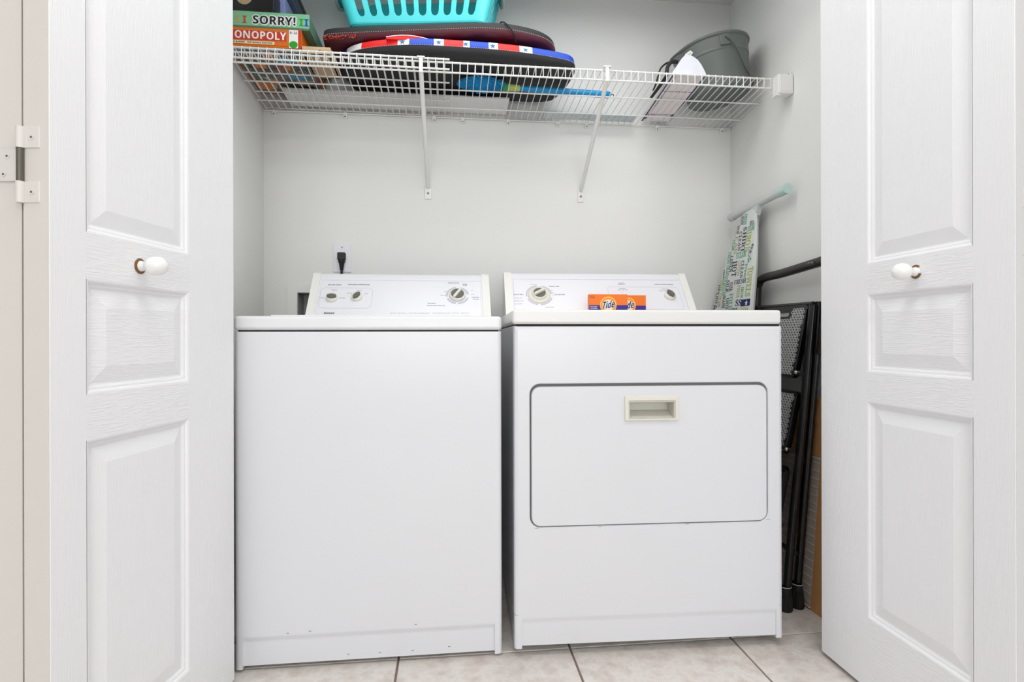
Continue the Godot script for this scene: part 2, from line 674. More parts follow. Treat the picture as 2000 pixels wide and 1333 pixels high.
func build_room() -> void:
	# the back wall has a hole for the laundry supply box
	var st := mb()
	var hx0 := -0.589; var hx1 := -0.44; var hy0 := 0.86; var hy1 := 1.031
	box(st, Vector3(-0.80, 0, -2.42), Vector3(hx0, 2.30, -2.30))
	box(st, Vector3(hx1, 0, -2.42), Vector3(1.29, 2.30, -2.30))
	box(st, Vector3(hx0, 0, -2.42), Vector3(hx1, hy0, -2.30))
	box(st, Vector3(hx0, hy1, -2.42), Vector3(hx1, 2.30, -2.30))
	var wb := struct("wall_back", st, M.wall, "pale grey painted back wall of the closet behind the two machines", "wall")
	st = mb()
	rbox(st, Vector3(0.19, 1.5525, -2.3), Vector3(0.27, 0.010, 0.0012), 0.0005)
	part(wb, "paint_patch", st, M.patch)
	st = mb()
	rbox(st, Vector3(0.018, 1.288, -2.3), Vector3(0.07, 0.008, 0.0012), 0.0005)
	part(wb, "paint_patch", st, M.patch)
	st = mb()
	box(st, Vector3(-0.815, 0, -2.30), Vector3(-0.715, 2.30, -1.50))
	struct("wall_left", st, M.wall, "pale grey closet side wall left of the washer", "wall")
	st = mb()
	box(st, Vector3(1.193, 0, -2.30), Vector3(1.293, 2.30, -1.50))
	struct("wall_right", st, M.wall, "pale grey closet side wall right of the dryer, with the ironing board against it", "wall")
	st = mb()
	box(st, Vector3(-0.815, 2.266, -2.42), Vector3(1.293, 2.40, -1.50))
	struct("ceiling_closet", st, M.ceiling, "white closet ceiling above the wire shelf", "ceiling")
	st = mb()
	box(st, Vector3(-2.0, 0, -1.50), Vector3(-0.705, 2.44, -1.39))
	box(st, Vector3(1.185, 0, -1.50), Vector3(2.4, 2.44, -1.39))
	box(st, Vector3(-0.705, 2.06, -1.50), Vector3(1.185, 2.44, -1.39))
	struct("wall_front", st, M.room, "white wall round the closet opening behind the folded doors", "wall")
	st = mb()
	box(st, Vector3(-2.1, 0, -1.39), Vector3(-2.0, 2.44, 6.0))
	struct("wall_room_left", st, M.room, "white wall of the room left of the camera", "wall")
	st = mb()
	box(st, Vector3(2.4, 0, -1.39), Vector3(2.5, 2.44, 6.0))
	struct("wall_room_right", st, M.room, "white wall of the room right of the camera", "wall")
	st = mb()
	box(st, Vector3(-2.1, 0, 6.0), Vector3(2.5, 2.44, 6.1))
	struct("wall_room_rear", st, M.room, "white wall of the room behind the camera", "wall")
	st = mb()
	box(st, Vector3(-2.1, 2.44, -1.50), Vector3(2.5, 2.54, 6.1))
	struct("ceiling", st, M.ceiling, "white ceiling of the room in front of the closet", "ceiling")


func build_floor() -> void:
	var st := mb()
	box(st, Vector3(-2.1, -0.10, -2.42), Vector3(2.5, -0.0035, 6.1))
	var f := struct("floor", st, M.grout, "floor of large square beige stone-look tiles with brown grout", "floor")
	var pitch := 0.463
	var mesh_st := mb()
	var gw := 0.0055
	rbox(mesh_st, Vector3(0, -0.004, 0), Vector3(pitch - gw, 0.008, pitch - gw), 0.0022, Transform3D.IDENTITY, 1)
	var mesh := mesh_st.commit()
	for i in range(-4, 6):
		for k in range(-2, 9):
			var x := -0.135 + (i + 0.5) * pitch
			var z := -1.527 + (k + 0.5) * pitch
			if x < -2.1 or x > 2.5 or z > 2.55 or z < -2.4:
				continue
			inst(f, "tile", mesh, M.tiles[rng.randi() % 4], Transform3D(Basis(Vector3.UP, PI / 2 * (rng.randi() % 4)), Vector3(x, 0.0005 + rng.randf_range(-0.0004, 0.0002), z)))


func panel_shape(st: SurfaceTool, x0: float, x1: float, y0: float, y1: float) -> void:
	# nested rectangles: ogee moulding down into the groove, then the bevel up to the raised field
	var prof := [[0.0, 0.0], [0.0022, -0.0004], [0.0044, -0.0016], [0.0060, -0.0036], [0.0066, -0.0052], [0.0100, -0.0056], [0.0124, -0.0070], [0.0138, -0.0088], [0.0150, -0.0094], [0.0175, -0.0094], [0.0440, -0.0030], [0.0455, -0.0026]]
	for i in prof.size() - 1:
		var a: float = prof[i][0]
		var b: float = prof[i + 1][0]
		var za: float = prof[i][1]
		var zb: float = prof[i + 1][1]
		var A := [Vector3(x0 + a, y0 + a, za), Vector3(x1 - a, y0 + a, za), Vector3(x1 - a, y1 - a, za), Vector3(x0 + a, y1 - a, za)]
		var B := [Vector3(x0 + b, y0 + b, zb), Vector3(x1 - b, y0 + b, zb), Vector3(x1 - b, y1 - b, zb), Vector3(x0 + b, y1 - b, zb)]
		for k in 4:
			var l := (k + 1) % 4
			quad(st, A[k], A[l], B[l], B[k], Vector3(0, 0, 1))
	var o: float = prof[-1][0]
	var z: float = prof[-1][1]
	quad(st, Vector3(x0 + o, y0 + o, z), Vector3(x1 - o, y0 + o, z), Vector3(x1 - o, y1 - o, z), Vector3(x0 + o, y1 - o, z), Vector3(0, 0, 1))


func leaf(parent: Node, w: float, t: float, px0: float, px1: float, ys: Array, xf: Transform3D) -> void:
	# visible face at z = 0, body behind it
	var y0 := 0.012
	var y1 := 2.03
	var st := mb()
	box(st, Vector3(0.0012, y0, -t), Vector3(w - 0.0012, y1, -0.011))
	for e in [0.0, w]:
		box(st, Vector3(e - 0.0007, y0, -t), Vector3(e + 0.0007, y1, -0.0009))
	var core := part(parent, "leaf", st, M.edge if w < 0.52 else M.edge_cool, xf)
	for s in [[0.0, px0], [px1, w]]:
		st = mb()
		box(st, Vector3(s[0], y0, -0.0112), Vector3(s[1], y1, 0), 0.0012)
		part(core, "stile", st, M.stile)
	var edges := [y0]
	for p in ys:
		edges.append(p[0]); edges.append(p[1])
	edges.append(y1)
	for k in range(0, edges.size(), 2):
		st = mb()
		box(st, Vector3(px0 - 0.001, edges[k], -0.0112), Vector3(px1 + 0.001, edges[k + 1], -0.00002))
		part(core, "rail", st, M.rail)
	for p in ys:
		st = mb()
		panel_shape(st, px0, px1, p[0], p[1])
		part(core, "panel", st, M.rail if p[1] - p[0] < 0.3 else M.stile)


func door_hinge(parent: Node, y: float, t: float, side: float, x_edge: float) -> void:
	# on the leaves' edges: side -1 when the edge is at local x = 0 and faces -x, +1 when it faces +x
	var st := mb()
	var e := x_edge + side * 0.0012
	for dy in [-0.0425, 0.0425]:
		rbox(st, Vector3(e, y + dy, -0.031), Vector3(0.0035, 0.033, 0.034), 0.0015)
		tube(st, [Vector3(e + side * 0.003, y + dy - 0.0165, -t - 0.002), Vector3(e + side * 0.003, y + dy + 0.0165, -t - 0.002)], 0.0062, 12)
	rbox(st, Vector3(e, y, -t - 0.026), Vector3(0.0035, 0.050, 0.044), 0.0015)
	var h := part(parent, "hinge", st, M.hinge)
	st = mb()
	tube(st, [Vector3(e + side * 0.003, y - 0.026, -t - 0.002), Vector3(e + side * 0.003, y + 0.026, -t - 0.002)], 0.0052, 12)
	part(h, "hinge_pin", st, M.pin)
	for s in [[0.0425, -0.026], [-0.0425, -0.026], [0.014, -t - 0.024], [-0.014, -t - 0.030]]:
		st = mb()
		var b := Basis(Vector3(0, 0, -side), Vector3.UP, Vector3(side, 0, 0))
		disc(st, 0.0042, 0, 0.0022, at(e + side * 0.0008, y + s[0], s[1], b), 14)
		part(h, "screw", st, M.hinge)
		st = mb()
		disc(st, 0.0018, 0, 0.0025, at(e + side * 0.0008, y + s[0], s[1], b), 8)
		part(h, "screw_slot", st, M.pin)


func door_knob(parent: Node, x: float, y: float) -> void:
	var st := mb()
	var b := Basis(Vector3.RIGHT, Vector3.BACK, Vector3.DOWN)   # lathe axis along +z
	lathe(st, [Vector2(0.0, -0.002), Vector2(0.0105, 0.0), Vector2(0.0100, 0.004), Vector2(0.0090, 0.010), Vector2(0.0105, 0.0145), Vector2(0.0140, 0.0190), Vector2(0.0168, 0.0250), Vector2(0.0180, 0.0315), Vector2(0.0176, 0.0380), Vector2(0.0155, 0.0440), Vector2(0.0115, 0.0490), Vector2(0.0060, 0.0522), Vector2(0.0, 0.0533)], 32, at(x, y, 0, b))
	var k := part(parent, "knob", st, M.porcelain)
	k.set_meta("label", "white porcelain knob")
	st = mb()
	lathe(st, [Vector2(0.0145, 0.0), Vector2(0.0150, 0.0012), Vector2(0.0132, 0.0022), Vector2(0.010, 0.0024)], 12, at(x, y, 0, b), TAU * 0.8, 0.4)
	part(k, "rusty_washer", st, M.rust)


func build_doors() -> void:
	# left: local x runs from the near hinged edge to the far edge, z faces the opening
	var t := 0.042
	var d := thing("door_1", "white bifold door folded open on the left, knob facing the washer", "door", Vector3(-0.6149, 0, -0.9535), Vector3(0, deg_to_rad(80.1), 0))
	d.set_meta("kind", "structure")
	leaf(d, 0.517, t, 0.0705, 0.3430, [[0.135, 0.680], [0.757, 0.9513], [1.030, 1.93]], Transform3D.IDENTITY)
	leaf(d, 0.517, t, 0.0705, 0.3430, [[0.135, 0.680], [0.757, 0.9513], [1.030, 1.93]], Transform3D(Basis(Vector3.UP, PI + deg_to_rad(3.0)), Vector3(0.517, 0, -2 * t - 0.0325)))
	door_hinge(d, 1.1205, t, -1, 0.0)
	door_hinge(d, 0.24, t, -1, 0.0)
	door_knob(d, 0.517 - 0.3215, 0.988)
	# right: local x runs from the far edge to the near hinged edge
	d = thing("door_2", "white bifold door folded open on the right, knob facing the dryer", "door", Vector3(0.9883, 0, -1.4173), Vector3(0, deg_to_rad(-90.1), 0))
	d.set_meta("kind", "structure")
	leaf(d, 0.525, t, 0.1680, 0.4430, [[0.182, 0.698], [0.767, 0.9533], [1.024, 1.93]], Transform3D.IDENTITY)
	leaf(d, 0.525, t, 0.0820, 0.3570, [[0.182, 0.698], [0.767, 0.9533], [1.024, 1.93]], Transform3D(Basis(Vector3.UP, PI - deg_to_rad(3.0)), Vector3(0.525, 0, -2 * t - 0.002)))
	door_hinge(d, 1.052, t, 1, 0.525)
	door_hinge(d, 0.260, t, 1, 0.525)
	door_knob(d, 0.3115, 0.9895)


# =====================================================================
# the two machines
# =====================================================================
func toe(st: SurfaceTool, half: float, y_line: float, y_bot: float, y_top: float, post: float, deep: float, y_post: float) -> void:
	# the lower front: recessed below a sloped line, between two corner posts that reach a little lower
	var xf := Transform3D(Basis(Vector3(0, 0, 1), Vector3(0, 1, 0), Vector3(-1, 0, 0)), Vector3.ZERO)   # profile x -> z
	var prof := PackedVector2Array([Vector2(-0.065, y_bot), Vector2(-deep, y_bot), Vector2(-deep, y_line - 0.016), Vector2(-deep, y_line - 0.013), Vector2(-deep * 0.85, y_line - 0.010), Vector2(-deep * 0.15, y_line - 0.002), Vector2(0, y_line + 0.001), Vector2(0, y_line + 0.004), Vector2(0, y_top), Vector2(-0.065, y_top)])
	extrude(st, prof, -half + post, half - post, xf, true)
	# corner posts with a rounded outer edge, up to y_post
	var up := Transform3D(Basis(Vector3.RIGHT, Vector3.BACK, Vector3.UP), Vector3.ZERO)   # profile (x, z), extruded along y
	for s in [-1.0, 1.0]:
		var pk := PackedVector2Array([Vector2(s * (half - post), -0.065), Vector2(s * (half - post), 0), Vector2(s * (half - 0.0112), 0), Vector2(s * (half - 0.010), 0), Vector2(s * (half - 0.0062), -0.0008), Vector2(s * (half - 0.0029), -0.0029), Vector2(s * (half - 0.0008), -0.0062), Vector2(s * half, -0.010), Vector2(s * half, -0.0112), Vector2(s * half, -0.065)])
		if Geometry2D.is_polygon_clockwise(pk):
			pk.reverse()
		extrude(st, pk, y_bot - 0.007, y_post, up, true)


func console_frame(parent: Node3D, xc: float, half: float, y0: float, z0: float) -> Node3D:
	# the control console: its local xy plane is the sloping face, z points out of it
	var es := Vector3(0, 0.178, -0.14).normalized()
	var n := Vector3(0, 0.14, 0.178).normalized()
	var F := Transform3D(Basis(Vector3.RIGHT, es, n), Vector3(xc, y0, z0))
	var Fi := F.affine_inverse()
	var pts := []
	for q in [Vector2(-0.012, 0.0094), Vector2(0.168, -0.132), Vector2(0.1765, -0.1395), Vector2(0.1805, -0.147), Vector2(0.1790, -0.185), Vector2(-0.012, -0.185)]:
		pts.append(Fi * Vector3(xc, y0 + q.x, z0 + q.y))
	var side := Transform3D(Basis(Vector3(0, 0, 1), Vector3(0, 1, 0), Vector3(-1, 0, 0)), Vector3.ZERO)
	var prof := PackedVector2Array()
	for p in pts:
		prof.append(Vector2(p.z, p.y))
	var st := mb()
	extrude(st, prof, -half + 0.02, half - 0.02, side)
	var c := part(parent, "console", st, M.console, F)
	var grown := Geometry2D.offset_polygon(prof, 0.0045, Geometry2D.JOIN_ROUND)[0]
	for s in [-1, 1]:
		st = mb()
		extrude(st, grown, s * half - 0.0 if s < 0 else half - 0.027, -half + 0.027 if s < 0 else half, side, true)
		part(c, "end_cap", st, M.cap)
	st = mb()
	rbox(st, Vector3(0, 0.0905, 0.0015), Vector3(2 * half - 0.066, 0.193, 0.004), 0.0018)
	part(c, "face_plate", st, M.console)
	st = mb()
	rbox(st, Vector3(0, 0.2035, 0.001), Vector3(2 * half - 0.06, 0.012, 0.004), 0.002)
	part(c, "ridge", st, M.console)
	return c


func outline(st: SurfaceTool, x0: float, x1: float, y0: float, y1: float, r: float, w: float, z: float) -> void:
	ringbar(st, rrect(x0, x1, y0, y1, r), rrect(x0 + w, x1 - w, y0 + w, y1 - w, maxf(r - w, 0.001)), z - 0.0005, z + 0.0003)


func dial(parent: Node, x: float, y: float, r: float, turn: float, depth: float, big: bool) -> void:
	var z := 0.0035
	var st := mb()
	var b := Basis(Vector3.RIGHT, Vector3.BACK, Vector3.DOWN)
	lathe(st, [Vector2(r, 0), Vector2(r * 0.99, depth * 0.35), Vector2(r * 0.93, depth * 0.5), Vector2(r * 0.80, depth * 0.55), Vector2(0, depth * 0.55)], 32, at(x, y, z, b))
	var k := part(parent, "knob", st, M.cream)
	var rot := Basis(Vector3.BACK, turn)
	# two dark finger hollows on either side of a pale bar (big), or one dark bar (small)
	st = mb()
	if big:
		for s in [-1.0, 1.0]:
			var poly := []
			for i in 13:
				var a: float = PI / 2 + PI * i / 12.0
				var q := Vector2(cos(a), sin(a)) * r * 0.74
				q.x = minf(q.x, 0) - r * 0.16
				if q.length() > r * 0.78:
					q = q.normalized() * r * 0.78
				poly.append(Vector2(q.x * -s, q.y))
			if s > 0:
				poly.reverse()
			var pk := PackedVector2Array(poly)
			extrude(st, pk, depth * 0.5, depth * 0.575, at(x, y, z, rot))
		part(k, "finger_hollow", st, M.grip)
		st = mb()
		rbox(st, Vector3(0, 0, depth * 0.72), Vector3(r * 0.30, r * 1.62, depth * 0.55), 0.002, at(x, y, z, rot))
		part(k, "grip_bar", st, M.cream)
	else:
		var pk := PackedVector2Array()
		for i in 20:
			var a := TAU * i / 20
			pk.append(Vector2(cos(a) * r * 0.42, sin(a) * r * 0.80))
		extrude(st, pk, depth * 0.5, depth * 0.95, at(x, y, z, rot), true)
		part(k, "grip_bar", st, M.grip)


func dial_ring(parent: Node, x: float, y: float, r0: float, r1: float) -> void:
	var st := mb()
	var z := 0.0035
	for seg in [[0.15, 1.25], [1.7, 3.3], [3.55, 4.55], [4.75, 6.0]]:
		var n := 16
		for k in n:
			var a0: float = lerpf(seg[0], seg[1], float(k) / n)
			var a1: float = lerpf(seg[0], seg[1], float(k + 1) / n)
			var e0 := Vector3(cos(a0), sin(a0), 0)
			var e1 := Vector3(cos(a1), sin(a1), 0)
			var c := Vector3(x, y, z + 0.0004)
			quad(st, c + e0 * r0, c + e1 * r0, c + e1 * r1, c + e0 * r1, Vector3.BACK)
	part(parent, "dial_scale", st, M.lilac)


func words(parent: Node, list: Array, mt: Material, z := 0.0036) -> void:   # [text, x, y, width, height]
	var st := mb()
	for w in list:
		txt(st, w[0], at(w[1], w[2], z), w[3], w[4], bold, 0.0004, 20)
	part(parent, "lettering", st, mt)


func build_washer() -> void:
	var half := 0.3405
	var t := thing("washing_machine", "white top-loading washing machine on the left, beside the left door", "washing machine", Vector3(-0.2015, 0, -1.507))
	var st := mb()
	box(st, Vector3(-half, 0.098, -0.65), Vector3(half, 0.868, -0.0285), 0.004)
	box(st, Vector3(-half, 0.016, -0.65), Vector3(half, 0.12, -0.028), 0.004)
	part(t, "cabinet", st, M.enamel)
	st = mb()
	toe(st, half, 0.090, 0.016, 0.868, 0.0195, 0.0055, 0.868)
	part(t, "front_panel", st, M.enamel)
	st = mb()
	box(st, Vector3(-half + 0.008, 0.862, -0.64), Vector3(half - 0.008, 0.876, -0.008))
	part(t, "seam", st, M.dark)
	st = mb()
	box(st, Vector3(-half - 0.001, 0.8715, -0.665), Vector3(half + 0.001, 0.9085, 0.003), 0.010)
	part(t, "top", st, M.enamel_top)
	st = mb()
	box(st, Vector3(-0.26, 0.9080, -0.44), Vector3(0.26, 0.9120, -0.03), 0.002)
	part(t, "lid", st, M.enamel_top)
	for s in [[-0.28, -0.14], [0.28, -0.14], [-0.3, -0.6], [0.3, -0.6]]:
		st = mb()
		lathe(st, [Vector2(0, 0), Vector2(0.018, 0), Vector2(0.018, 0.010), Vector2(0.008, 0.012), Vector2(0.008, 0.03)], 14, at(s[0], 0, s[1]))
		part(t, "foot", st, M.rubber)
	# small chips in the enamel near the toe line
	st = mb()
	for c in [[-0.155, 0.098], [-0.21, 0.096], [0.113, 0.100], [-0.06, 0.030], [0.02, 0.0290], [0.20, 0.0335], [0.105, 0.029]]:
		rbox(st, Vector3(c[0], c[1], 0.0002 if c[1] > 0.09 else -0.0053), Vector3(0.006, 0.0013, 0.0008), 0.0003)
	part(t, "chip", st, M.grip).set_meta("kind", "stuff")
	# console; the measures below are across the machine (x) and up the face (y)
	var xc := 0.0325
	var c := console_frame(t, xc, 0.3165, 0.905, -0.473)
	st = mb()
	outline(st, -0.2477 - xc, -0.0675 - xc, 0.0603, 0.1570, 0.018, 0.0012, 0.0035)
	part(c, "dial_frame", st, M.lilac)
	dial(c, -0.2050 - xc, 0.1075, 0.0205, deg_to_rad(88), 0.016, false)
	dial(c, -0.1205 - xc, 0.1120, 0.0205, deg_to_rad(-38), 0.016, false)
	dial_ring(c, 0.2320 - xc, 0.1235, 0.0345, 0.0420)
	dial(c, 0.2320 - xc, 0.1235, 0.0300, deg_to_rad(-32), 0.020, true)
	words(c, [["WATER LEVEL", -0.2035 - xc, 0.1716, 0.046, 0.0058], ["WASH/RINSE TEMPERATURE", -0.120 - xc, 0.1735, 0.076, 0.0058], ["HEAVY DUTY", 0.2190 - xc, 0.1850, 0.040, 0.005], ["EXTRA", 0.2600 - xc, 0.1800, 0.016, 0.0036], ["RINSE", 0.2600 - xc, 0.1740, 0.014, 0.0036], ["CASUALS", 0.2960 - xc, 0.1150, 0.025, 0.004], ["DELICATE", 0.2980 - xc, 0.1060, 0.021, 0.0034], ["TO START", 0.1400 - xc, 0.0850, 0.028, 0.0048], ["PUSH IN AND TURN, PULL", 0.1560 - xc, 0.0745, 0.064, 0.0046]], M.print)
	words(c, [["MEDIUM", -0.2015 - xc, 0.1460, 0.018, 0.005], ["SMALL", -0.2375 - xc, 0.1085, 0.016, 0.004], ["LARGE", -0.1710 - xc, 0.1085, 0.020, 0.005], ["HOT/COLD", -0.1480 - xc, 0.1310, 0.018, 0.004], ["WARM/COLD", -0.1160 - xc, 0.1440, 0.018, 0.004], ["COLD", -0.0900 - xc, 0.1300, 0.012, 0.004], ["NORMAL", 0.1800 - xc, 0.1240, 0.020, 0.003], ["LIGHT", 0.1880 - xc, 0.1420, 0.010, 0.003], ["SPIN", 0.2880 - xc, 0.1290, 0.012, 0.003], ["OFF", 0.2850 - xc, 0.1480, 0.008, 0.003], ["HEAVY DUTY", 0.0100 - xc, 0.0385, 0.022, 0.0032], ["SUPER CAPACITY PLUS", 0.0400 - xc, 0.0385, 0.030, 0.0032], ["TWO SPEED COMBINATIONS", 0.0980 - xc, 0.0390, 0.072, 0.0032], ["SELF-CLEANING FILTER", 0.1750 - xc, 0.0395, 0.060, 0.0034], ["FOUR CYCLE", 0.2230 - xc, 0.0400, 0.026, 0.0034], ["QUIET PAK", 0.2580 - xc, 0.0400, 0.030, 0.0034]], M.print_faint)
	st = mb()
	rbox(st, Vector3(-0.2275 - xc, 0.0385, 0.0037), Vector3(0.009, 0.0085, 0.001), 0.0004)
	txt(st, "Kenmore", at(-0.2060 - xc, 0.0385, 0.0039), 0.034, 0.0085, bold, 0.0006, 20)
	part(c, "name_badge", st, M.ink)


func build_dryer() -> void:
	var half := 0.370
	var t := thing("clothes_dryer", "white clothes dryer on the right with a wide drop-down front door", "dryer", Vector3(0.5403, 0, -1.4797), Vector3(0, deg_to_rad(-2.0), 0))
	var u0 := -0.370
	var st := mb()
	box(st, Vector3(-half, 0.033, -0.68), Vector3(half, 0.8835, -0.060), 0.003)
	part(t, "cabinet", st, M.enamel)
	# front panel: a plate with a rounded hole for the door
	st = mb()
	var hole := rrect(u0 + 0.0397, u0 + 0.6995, 0.345, 0.7305, 0.030, 8)
	var o1 := rrect(-half, half, 0.114, 0.8835, 0.004, 8)
	var o2 := rrect(-half + 0.003, half - 0.003, 0.114, 0.8805, 0.004, 8)
	var o3 := rrect(-half + 0.010, half - 0.010, 0.114, 0.8735, 0.004, 8)
	loft(st, [o1, o1, o2, o3], [-0.064, -0.010, -0.0029, 0.0], Transform3D.IDENTITY)
	loft(st, [o3, hole], [0.0, 0.0])
	var hole2 := rrect(u0 + 0.0417, u0 + 0.6975, 0.347, 0.7285, 0.028, 8)
	loft(st, [hole, hole2, hole2], [0.0, -0.002, -0.012], Transform3D.IDENTITY, true)
	toe(st, half, 0.106, 0.033, 0.114, 0.0200, 0.0035, 0.114)
	part(t, "front_panel", st, M.enamel)
	st = mb()
	ringbar(st, rrect(u0 + 0.038, u0 + 0.701, 0.344, 0.732, 0.03, 8), rrect(u0 + 0.055, u0 + 0.685, 0.358, 0.712, 0.02, 8), -0.0118, -0.0112)
	part(t, "door_gasket", st, M.gap)
	# the door, with a pocket behind the handle frame
	st = mb()
	var dx0 := u0 + 0.0462; var dx1 := u0 + 0.6940
	var d1 := rrect(dx0, dx1, 0.3495, 0.7205, 0.024, 8)
	var d2 := rrect(dx0 + 0.002, dx1 - 0.002, 0.3515, 0.7185, 0.022, 8)
	var pocket := rect_like(u0 + 0.3105, u0 + 0.4345, 0.6320, 0.6775, 8)
	loft(st, [d1, d1, d2], [-0.0112, -0.001, 0.002])
	loft(st, [d2, pocket], [0.002, 0.002])
	var px0 := u0 + 0.3105; var px1 := u0 + 0.4345
	var dr := part(t, "door", st, M.enamel)
	st = mb()
	# pocket walls: a sloping floor that comes up to the front
	var zb := -0.052
	quad(st, Vector3(px0, 0.632, 0.002), Vector3(px1, 0.632, 0.002), Vector3(px1, 0.6500, zb), Vector3(px0, 0.6500, zb), Vector3(0, 1, 0.3))
	quad(st, Vector3(px0, 0.6500, zb), Vector3(px1, 0.6500, zb), Vector3(px1, 0.700, zb), Vector3(px0, 0.700, zb), Vector3.BACK)
	quad(st, Vector3(px0, 0.700, -0.004), Vector3(px1, 0.700, -0.004), Vector3(px1, 0.700, zb), Vector3(px0, 0.700, zb), Vector3.DOWN)
	quad(st, Vector3(px0, 0.6775, -0.004), Vector3(px1, 0.6775, -0.004), Vector3(px1, 0.700, -0.004), Vector3(px0, 0.700, -0.004), Vector3.FORWARD)
	for s in [[px0, 1.0], [px1, -1.0]]:
		quad(st, Vector3(s[0], 0.632, 0.002), Vector3(s[0], 0.700, 0.002), Vector3(s[0], 0.700, zb), Vector3(s[0], 0.6500, zb), Vector3(s[1], 0, 0))
	part(dr, "handle_pocket", st, M.cream)
	st = mb()
	var f1 := rrect(u0 + 0.2967, u0 + 0.4447, 0.628, 0.694, 0.002, 4)
	var f2 := rrect(u0 + 0.2985, u0 + 0.4429, 0.6298, 0.692, 0.002, 4)
	var f3 := rrect(u0 + 0.3065, u0 + 0.4365, 0.6330, 0.683, 0.001, 4)
	var f4 := rrect(u0 + 0.3120, u0 + 0.4330, 0.6335, 0.6765, 0.001, 4)
	loft(st, [f1, f1, f2, f3], [0.002, 0.007, 0.0085, 0.0085])
	loft(st, [f3, f4], [0.0085, 0.001], Transform3D.IDENTITY, true)
	var hf := part(dr, "handle_frame", st, M.cream)
	hf.set_meta("label", "cream recessed door handle")
	st = mb()
	for c in [[-0.31, 0.3455], [-0.14, 0.3452], [0.1, 0.3457], [0.327, 0.352]]:
		rbox(st, Vector3(c[0], c[1], 0.0002), Vector3(0.011, 0.0008, 0.0006), 0.0003)
	part(t, "rust_mark", st, M.rust).set_meta("kind", "stuff")
	st = mb()
	box(st, Vector3(-half + 0.008, 0.878, -0.66), Vector3(half - 0.008, 0.892, -0.006))
	part(t, "seam", st, M.dark)
	st = mb()
	box(st, Vector3(-0.3745, 0.8870, -0.69), Vector3(0.3650, 0.9255, 0.004), 0.008)
	part(t, "top", st, M.enamel_warm)
	for s in [[-0.30, -0.16], [0.30, -0.16], [-0.33, -0.62], [0.33, -0.62]]:
		st = mb()
		lathe(st, [Vector2(0, 0), Vector2(0.020, 0), Vector2(0.020, 0.012), Vector2(0.009, 0.015), Vector2(0.009, 0.04)], 14, at(s[0], 0, s[1]))
		part(t, "foot", st, M.rubber)
	var xc := -0.0075
	var c := console_frame(t, xc, 0.3500, 0.915, -0.500)
	dial_ring(c, -0.2315 - xc, 0.1150, 0.0440, 0.0495)
	st = mb()
	lathe(st, [Vector2(0.0415, 0.0), Vector2(0.0410, 0.004), Vector2(0.0385, 0.0058), Vector2(0.030, 0.0068), Vector2(0, 0.0068)], 40, at(-0.2315 - xc, 0.1150, 0.0035, Basis(Vector3.RIGHT, Vector3.BACK, Vector3.DOWN)))
	part(c, "dial_skirt", st, M.cream)
	dial(c, -0.2315 - xc, 0.1150, 0.0290, deg_to_rad(-58), 0.026, true)
	dial(c, 0.2570 - xc, 0.1120, 0.0215, deg_to_rad(35), 0.022, false)
	st = mb()
	outline(st, 0.0275 - xc, 0.2990 - xc, 0.0450, 0.1585, 0.010, 0.0010, 0.0035)
	part(c, "dial_frame", st, M.lilac)
	words(c, [["TIMED DRY", -0.1730 - xc, 0.1590, 0.040, 0.0045], ["NO HEAT DRY", -0.1545 - xc, 0.1180, 0.038, 0.0045], ["AUTO DRY", -0.3080 - xc, 0.1180, 0.036, 0.0048], ["WRINKLE", 0.0850 - xc, 0.1775, 0.021, 0.0036], ["GUARD CYCLE", 0.0850 - xc, 0.1715, 0.028, 0.0036], ["PUSH TO START DRYER", 0.2480 - xc, 0.1720, 0.072, 0.0052], ["END SIGNAL", 0.0850 - xc, 0.1500, 0.022, 0.0030], ["LOUD   OFF   SOFT", 0.0850 - xc, 0.1430, 0.038, 0.0032]], M.print)
	words(c, [["MORE DRY", -0.3080 - xc, 0.1000, 0.028, 0.004], ["NORMAL DRY", -0.3080 - xc, 0.0860, 0.032, 0.004], ["LESS DRY", -0.3100 - xc, 0.0720, 0.028, 0.004], ["DAMP DRY", -0.1980 - xc, 0.0560, 0.032, 0.0045], ["DELICATE", -0.2480 - xc, 0.1690, 0.024, 0.0034], ["TEMP.", 0.2480 - xc, 0.1480, 0.030, 0.0040], ["HIGH  MED  LOW", 0.2480 - xc, 0.1390, 0.050, 0.0040], ["60", -0.1830 - xc, 0.138, 0.006, 0.0035], ["30", -0.1790 - xc, 0.127, 0.006, 0.0035], ["10", -0.1800 - xc, 0.116, 0.006, 0.0035]], M.print_faint)


# =====================================================================
# the wire shelf and what holds it
# =====================================================================
const ZF := -1.895
func deck_y(z: float) -> float:
	return 1.765 - (ZF - z) * 0.0617


func make_wire_shelf(label: String, x0: float, x1: float, z_off: float, mids: Array, phase: float, at_pos: Vector3, turn: Vector3) -> Node3D:
	var t := thing("wire_shelf", label, "shelf", at_pos, turn, "white wire shelf sections")
	var zf := ZF + z_off
	var bars := [[1.765, zf, 0.0033], [1.732, zf + 0.0005, 0.0033]]
	for z in mids:
		bars.append([deck_y(z) - 0.0046, z, 0.0028])
	bars.append([deck_y(-2.292) - 0.0046, -2.292, 0.0028])
	for b in bars:
		var st := mb()
		tube(st, [Vector3(x0, b[0], b[1]), Vector3(x1, b[0], b[1])], b[2], 8)
		part(t, "rail", st, M.wire)
	var w := mb()
	var path := [Vector3(0, 1.729, zf + 0.0045), Vector3(0, 1.760, zf + 0.0045), Vector3(0, 1.7668, zf + 0.003), Vector3(0, 1.7688, zf - 0.002), Vector3(0, deck_y(-2.0) - 0.0002, -2.0), Vector3(0, deck_y(-2.296) - 0.0002, -2.296)]
	tube(w, path, 0.0016, 6)
	var mesh := w.commit()
	var x := x0 + 0.006 + phase
	while x < x1 - 0.002:
		inst(t, "wire", mesh, M.wire, at(x, 0, 0))
		x += 0.0254
	return t


